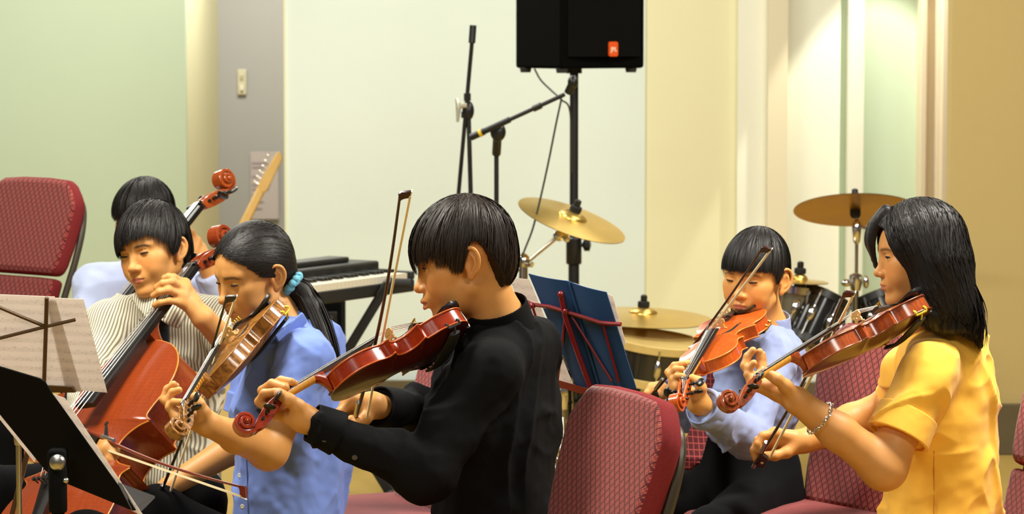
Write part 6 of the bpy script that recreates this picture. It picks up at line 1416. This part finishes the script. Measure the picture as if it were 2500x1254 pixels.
def quad_sheet(name, c, material, parent, th=.0012, bend=.0, local=True):
    """thin sheet through corners TL, TR, BR, BL (world)"""
    c = [np.asarray(p, float) for p in c]; ex = unit(c[1] - c[0]); ey = unit((c[0] - c[3]) - (c[0] - c[3]) @ ex * ex); n = np.cross(ex, ey); o = sum(c) / 4
    fr_ = np.stack([ex, ey, n], 1); top = []; N_ = 9
    m = MB(); rows = []
    for i in range(N_):
        t = i / (N_ - 1); a = c[0] + (c[1] - c[0]) * t; b = c[3] + (c[2] - c[3]) * t; off = n * bend * math.sin(math.pi * t)
        rows.append([a + off, b + off, b + off - n * th, a + off - n * th])
    loc = [[(p - o) @ fr_ for p in rw] for rw in rows]
    m.sweep(loc); ob = m.build(name, material, None, angle=40)
    M = mat4(fr_, o)
    if parent is not None:
        ob.parent = parent; ob.matrix_basis = Matrix.Translation([-float(v) for v in wloc(parent)]) @ M
    else: ob.matrix_world = M
    return ob
# red folding stand with blue folder
RED = mat('red_enamel', srgb(120, 14, 20), .35, coat=.3)
sd_ = lambda x, y, off=0.0: W(x, y, 6.55 - (x - 1400) / 1077 * .55 + (y - 800) / 1077 * .30 + off)
pc = sd_(1440, 958); rs = empty('music_stand', (pc[0] + .06, pc[1], 0), 'red folding music stand holding the blue folder', 'music stand', 'music stands')
def bar(pts, r, nm, off=-.012): MB().tube([sd_(x, y, off) for x, y in pts], r, 8).build(nm, RED, rs)
bar([(1246, 713), (1298, 743), (1340, 748), (1381, 760), (1424, 774), (1464, 787), (1490, 790), (1516, 791)], .0048, 'top_arm')
bar([(1369, 716), (1381, 775), (1412, 865), (1447, 960)], .0065, 'centre_bar', -.014)
for a, b in (((1300, 748), (1359, 932)), ((1379, 782), (1361, 932)), ((1396, 772), (1494, 930)), ((1472, 792), (1511, 932))): bar([a, b], .0030, 'strut', -.010)
m = MB(); q = [sd_(1358, 926, -.012), sd_(1362, 944, -.012), sd_(1452, 970, -.014), sd_(1452, 952, -.014)]; n_ = -FW * .004; m.add([p + n_ for p in q] + [p - n_ for p in q], [(0, 1, 2, 3), (7, 6, 5, 4), (0, 4, 5, 1), (1, 5, 6, 2), (2, 6, 7, 3), (3, 7, 4, 0)]); m.build('ledge', RED, rs)
bar([(1452, 966), (1516, 948)], .006, 'ledge_arm')
for p in ((1369, 718), (1381, 760), (1300, 746), (1448, 958)): MB().ell(sd_(p[0], p[1], -.016), (.008, .008, .008), n=10, m=6).build('rivet', RED, rs)
pt = sd_(1447, 955, -.01); MB().tube([pt, (pt[0] + .01, pt[1], .35)], .008, 10).build('upper_post', RED, rs); MB().tube([(pt[0] + .01, pt[1], .40), (pt[0] + .01, pt[1], .10)], .011, 10).build('lower_post', RED, rs)
for a in (70, 190, 310): r_ = math.radians(a); MB().tube([(pt[0] + .01, pt[1], .28), (pt[0] + .01 + .25 * math.cos(r_), pt[1] + .25 * math.sin(r_), .012)], .006, 8).build('leg', RED, rs)
BF = mat('blue_folder_card', srgb(24, 62, 104), .5, noise=.08, nscale=10)
fo = empty('blue_folder', sd_(1420, 940), 'open blue folder seen from behind on the red stand', 'folder')
quad_sheet('left_cover', [sd_(1290, 668), sd_(1387, 686), sd_(1462, 948), sd_(1404, 938)], BF, fo, .003, .006); quad_sheet('right_cover', [sd_(1389, 687), sd_(1480, 713), sd_(1553, 948), sd_(1464, 948)], BF, fo, .003, .006)
MB().tube([sd_(1388, 686, -.003), sd_(1463, 948, -.003)], .003, 8).build('spine', BF, fo)
tag(quad_sheet('music_sheet', [sd_(1243, 676, .006), sd_(1292, 682, .006), sd_(1398, 936, .006), sd_(1342, 936, .006)], SHEET, None), 'white sheet of music leaning left of the blue folder', 'sheet music', 'sheet music')
tag(quad_sheet('music_sheet', [sd_(1400, 690, .008), sd_(1496, 722, .008), sd_(1528, 840, .008), sd_(1440, 800, .008)], SHEET, None), 'white sheet peeking out behind the right edge of the blue folder', 'sheet music', 'sheet music')
# wire stand with sheets, far left
BRN = mat('brown_metal', srgb(82, 60, 34), .4, .5); wd = lambda x, y, off=0.0: W(x, y, 6.5 + (x - 100) * .0004 + (y - 830) * .0005 + off)
ws = empty('music_stand', (wd(110, 950)[0], wd(110, 950)[1], 0), 'brown wire music stand holding white sheets at the left', 'music stand', 'music stands')
for nm, pts, r_ in (('upright', [(114, 726), (112, 800), (107, 950)], .0048), ('arm', [(112, 797), (60, 776), (-20, 742)], .0040), ('arm', [(112, 797), (60, 810), (-20, 830)], .0040), ('arm', [(112, 797), (150, 788), (184, 780)], .0040)): MB().tube([wd(x, y, -.012) for x, y in pts], r_, 8).build(nm, BRN, ws)
m = MB(); q = [wd(104, 940, -.02), wd(176, 943, -.02), wd(184, 958, -.02), wd(106, 958, -.02)]; n_ = FW * .03; m.add([p for p in q] + [p + n_ for p in q], [(0, 1, 2, 3), (7, 6, 5, 4), (0, 4, 5, 1), (1, 5, 6, 2), (2, 6, 7, 3), (3, 7, 4, 0)]); m.build('ledge', BRN, ws, bevel=.002)
pt = wd(107, 950, -.01); MB().tube([pt, (pt[0] - .10, pt[1], .45)], .006, 10).build('upper_post', BRN, ws); MB().tube([(pt[0] - .10, pt[1], .48), (pt[0] - .10, pt[1], .08)], .009, 10).build('lower_post', BRN, ws)
for a in (80, 200, 320): r_ = math.radians(a); MB().tube([(pt[0] - .10, pt[1], .25), (pt[0] - .10 + .25 * math.cos(r_), pt[1] + .25 * math.sin(r_), .012)], .005, 8).build('leg', BRN, ws)
tag(quad_sheet('music_sheet', [wd(-60, 716), wd(134, 724), wd(200, 956), wd(-60, 938)], SHEET, None), 'white sheet of music behind the brown wires', 'sheet music', 'sheet music')
tag(quad_sheet('music_sheet', [wd(110, 726, .004), wd(204, 730, .004), wd(262, 958, .004), wd(160, 950, .004)], SHEET, None), 'white page overhanging the right of the brown wire stand', 'sheet music', 'sheet music')
# black orchestra stand, nearest the camera
OS = mat('stand_black', (.004, .004, .004, 1), .85, spec=.1, noise=.2, nscale=200)
bd2 = lambda x, y, off=0.0: W(x, y, 5.62 - (x - 140) / 1250 * .9 + (y - 1100) / 1250 * .55 + off)
pb = bd2(140, 1150); bs_ = empty('music_stand', (pb[0], pb[1], 0), 'black solid music stand in the left foreground seen from behind', 'music stand', 'music stands')
poly = [(-90, 868), (96, 924), (108, 932), (126, 962), (330, 1246), (322, 1246), (166, 1182), (112, 1150), (-92, 900)]
m = MB(); cen = bd2(130, 1040); n_ = unit(np.cross(bd2(200, 1100) - cen, bd2(100, 960) - cen)); n_ = n_ if n_ @ FW < 0 else -n_
v0 = [bd2(x, y) for x, y in poly]; m.add(v0 + [p - n_ * .004 for p in v0], [tuple(range(9)), tuple(range(17, 8, -1))] + [(i, (i + 1) % 9, 9 + (i + 1) % 9, 9 + i) for i in range(9)]); m.build('desk', OS, bs_, bevel=.001)
hub = W(141, 1128, 5.50); m = MB(); m.lathe([(.0155, 0), (.0155, .004), (.012, .009), (.005, .0115), (.0005, .012)], 20, hub, frame_zx(-FW + RT * -.1, (1, 0, 0))); m.build('tilt_knob', STEEL, bs_)
MB().ell(W(160, 1172, 5.52), (.007, .007, .006), n=10, m=6).build('bolt', STEEL, bs_)
m = MB(); m.box(W(142, 1130, 5.555), (.035, .05, .06)); m.build('bracket', OS, bs_, bevel=.008)
px_ = W(141, 1180, 5.53); MB().lathe([(.0165, -.055), (.018, -.05), (.018, .03), (.014, .04)], 16, px_).build('collar', OS, bs_); MB().tube([px_, (px_[0], px_[1], .45)], .0125, 14).build('inner_post', OS, bs_); MB().tube([(px_[0], px_[1], .5), (px_[0], px_[1], .06)], .016, 14).build('outer_post', OS, bs_)
for a in (90, 210, 330): r_ = math.radians(a); MB().tube([(px_[0], px_[1], .10), (px_[0] + .26 * math.cos(r_), px_[1] + .26 * math.sin(r_), .012)], .010, 8).build('leg', OS, bs_)
q = [bd2(288, 1176, .0), bd2(378, 1210, .12), bd2(346, 1242, .10), bd2(322, 1240, .0)]; m = MB(); m.add(q + [p - np.array([0, 0, .004]) for p in q], [(0, 1, 2, 3), (7, 6, 5, 4), (0, 4, 5, 1), (1, 5, 6, 2), (2, 6, 7, 3), (3, 7, 4, 0)]); m.build('shelf', mat('stand_shelf', (.11, .115, .13, 1), .6), bs_)
tag(quad_sheet('music_sheet', [bd2(60, 938, .012), bd2(158, 972, .012), bd2(352, 1262, .012), bd2(268, 1218, .012)], SHEET, None), 'page edge showing along the right of the black stand', 'sheet music', 'sheet music')
tag(quad_sheet('music_sheet', [bd2(-50, 962, .02), bd2(20, 1000, .02), bd2(97, 1094, .02), bd2(84, 1128, .02)], SHEET, None), 'white page dangling behind the left edge of the black stand', 'sheet music', 'sheet music')
# slim chrome stand post at the left edge
cp = W(45, 1040, 6.15); sp_ = empty('music_stand', (cp[0], cp[1], 0), 'slim chrome post of a music stand at the left edge', 'music stand', 'music stands')
MB().tube([cp, (cp[0], cp[1], .5)], .006, 12).build('upper_post', CHROME, sp_); MB().tube([(cp[0], cp[1], .52), (cp[0], cp[1], .08)], .0085, 12).build('lower_post', CHROME, sp_); MB().lathe([(.009, -.02), (.011, 0), (.009, .02)], 12, cp - [0, 0, .02]).build('clamp', STEEL, sp_)
m = MB(); m.tube([cp, W(10, 960, 6.15)], .004, 8); m.tube([cp, W(40, 1000, 6.15)], .005, 8); m.build('desk_arm', CHROME, sp_)
for a in (80, 200, 320): r_ = math.radians(a); MB().tube([(cp[0], cp[1], .22), (cp[0] + .22 * math.cos(r_), cp[1] + .22 * math.sin(r_), .012)], .005, 8).build('leg', CHROME, sp_)
tag(quad_sheet('music_sheet', [W(-60, 900, 6.12), W(-6, 948, 6.12), W(46, 1044, 6.12), W(-60, 1000, 6.12)], SHEET, None), 'pale page on the chrome stand cut by the left picture edge', 'sheet music', 'sheet music')
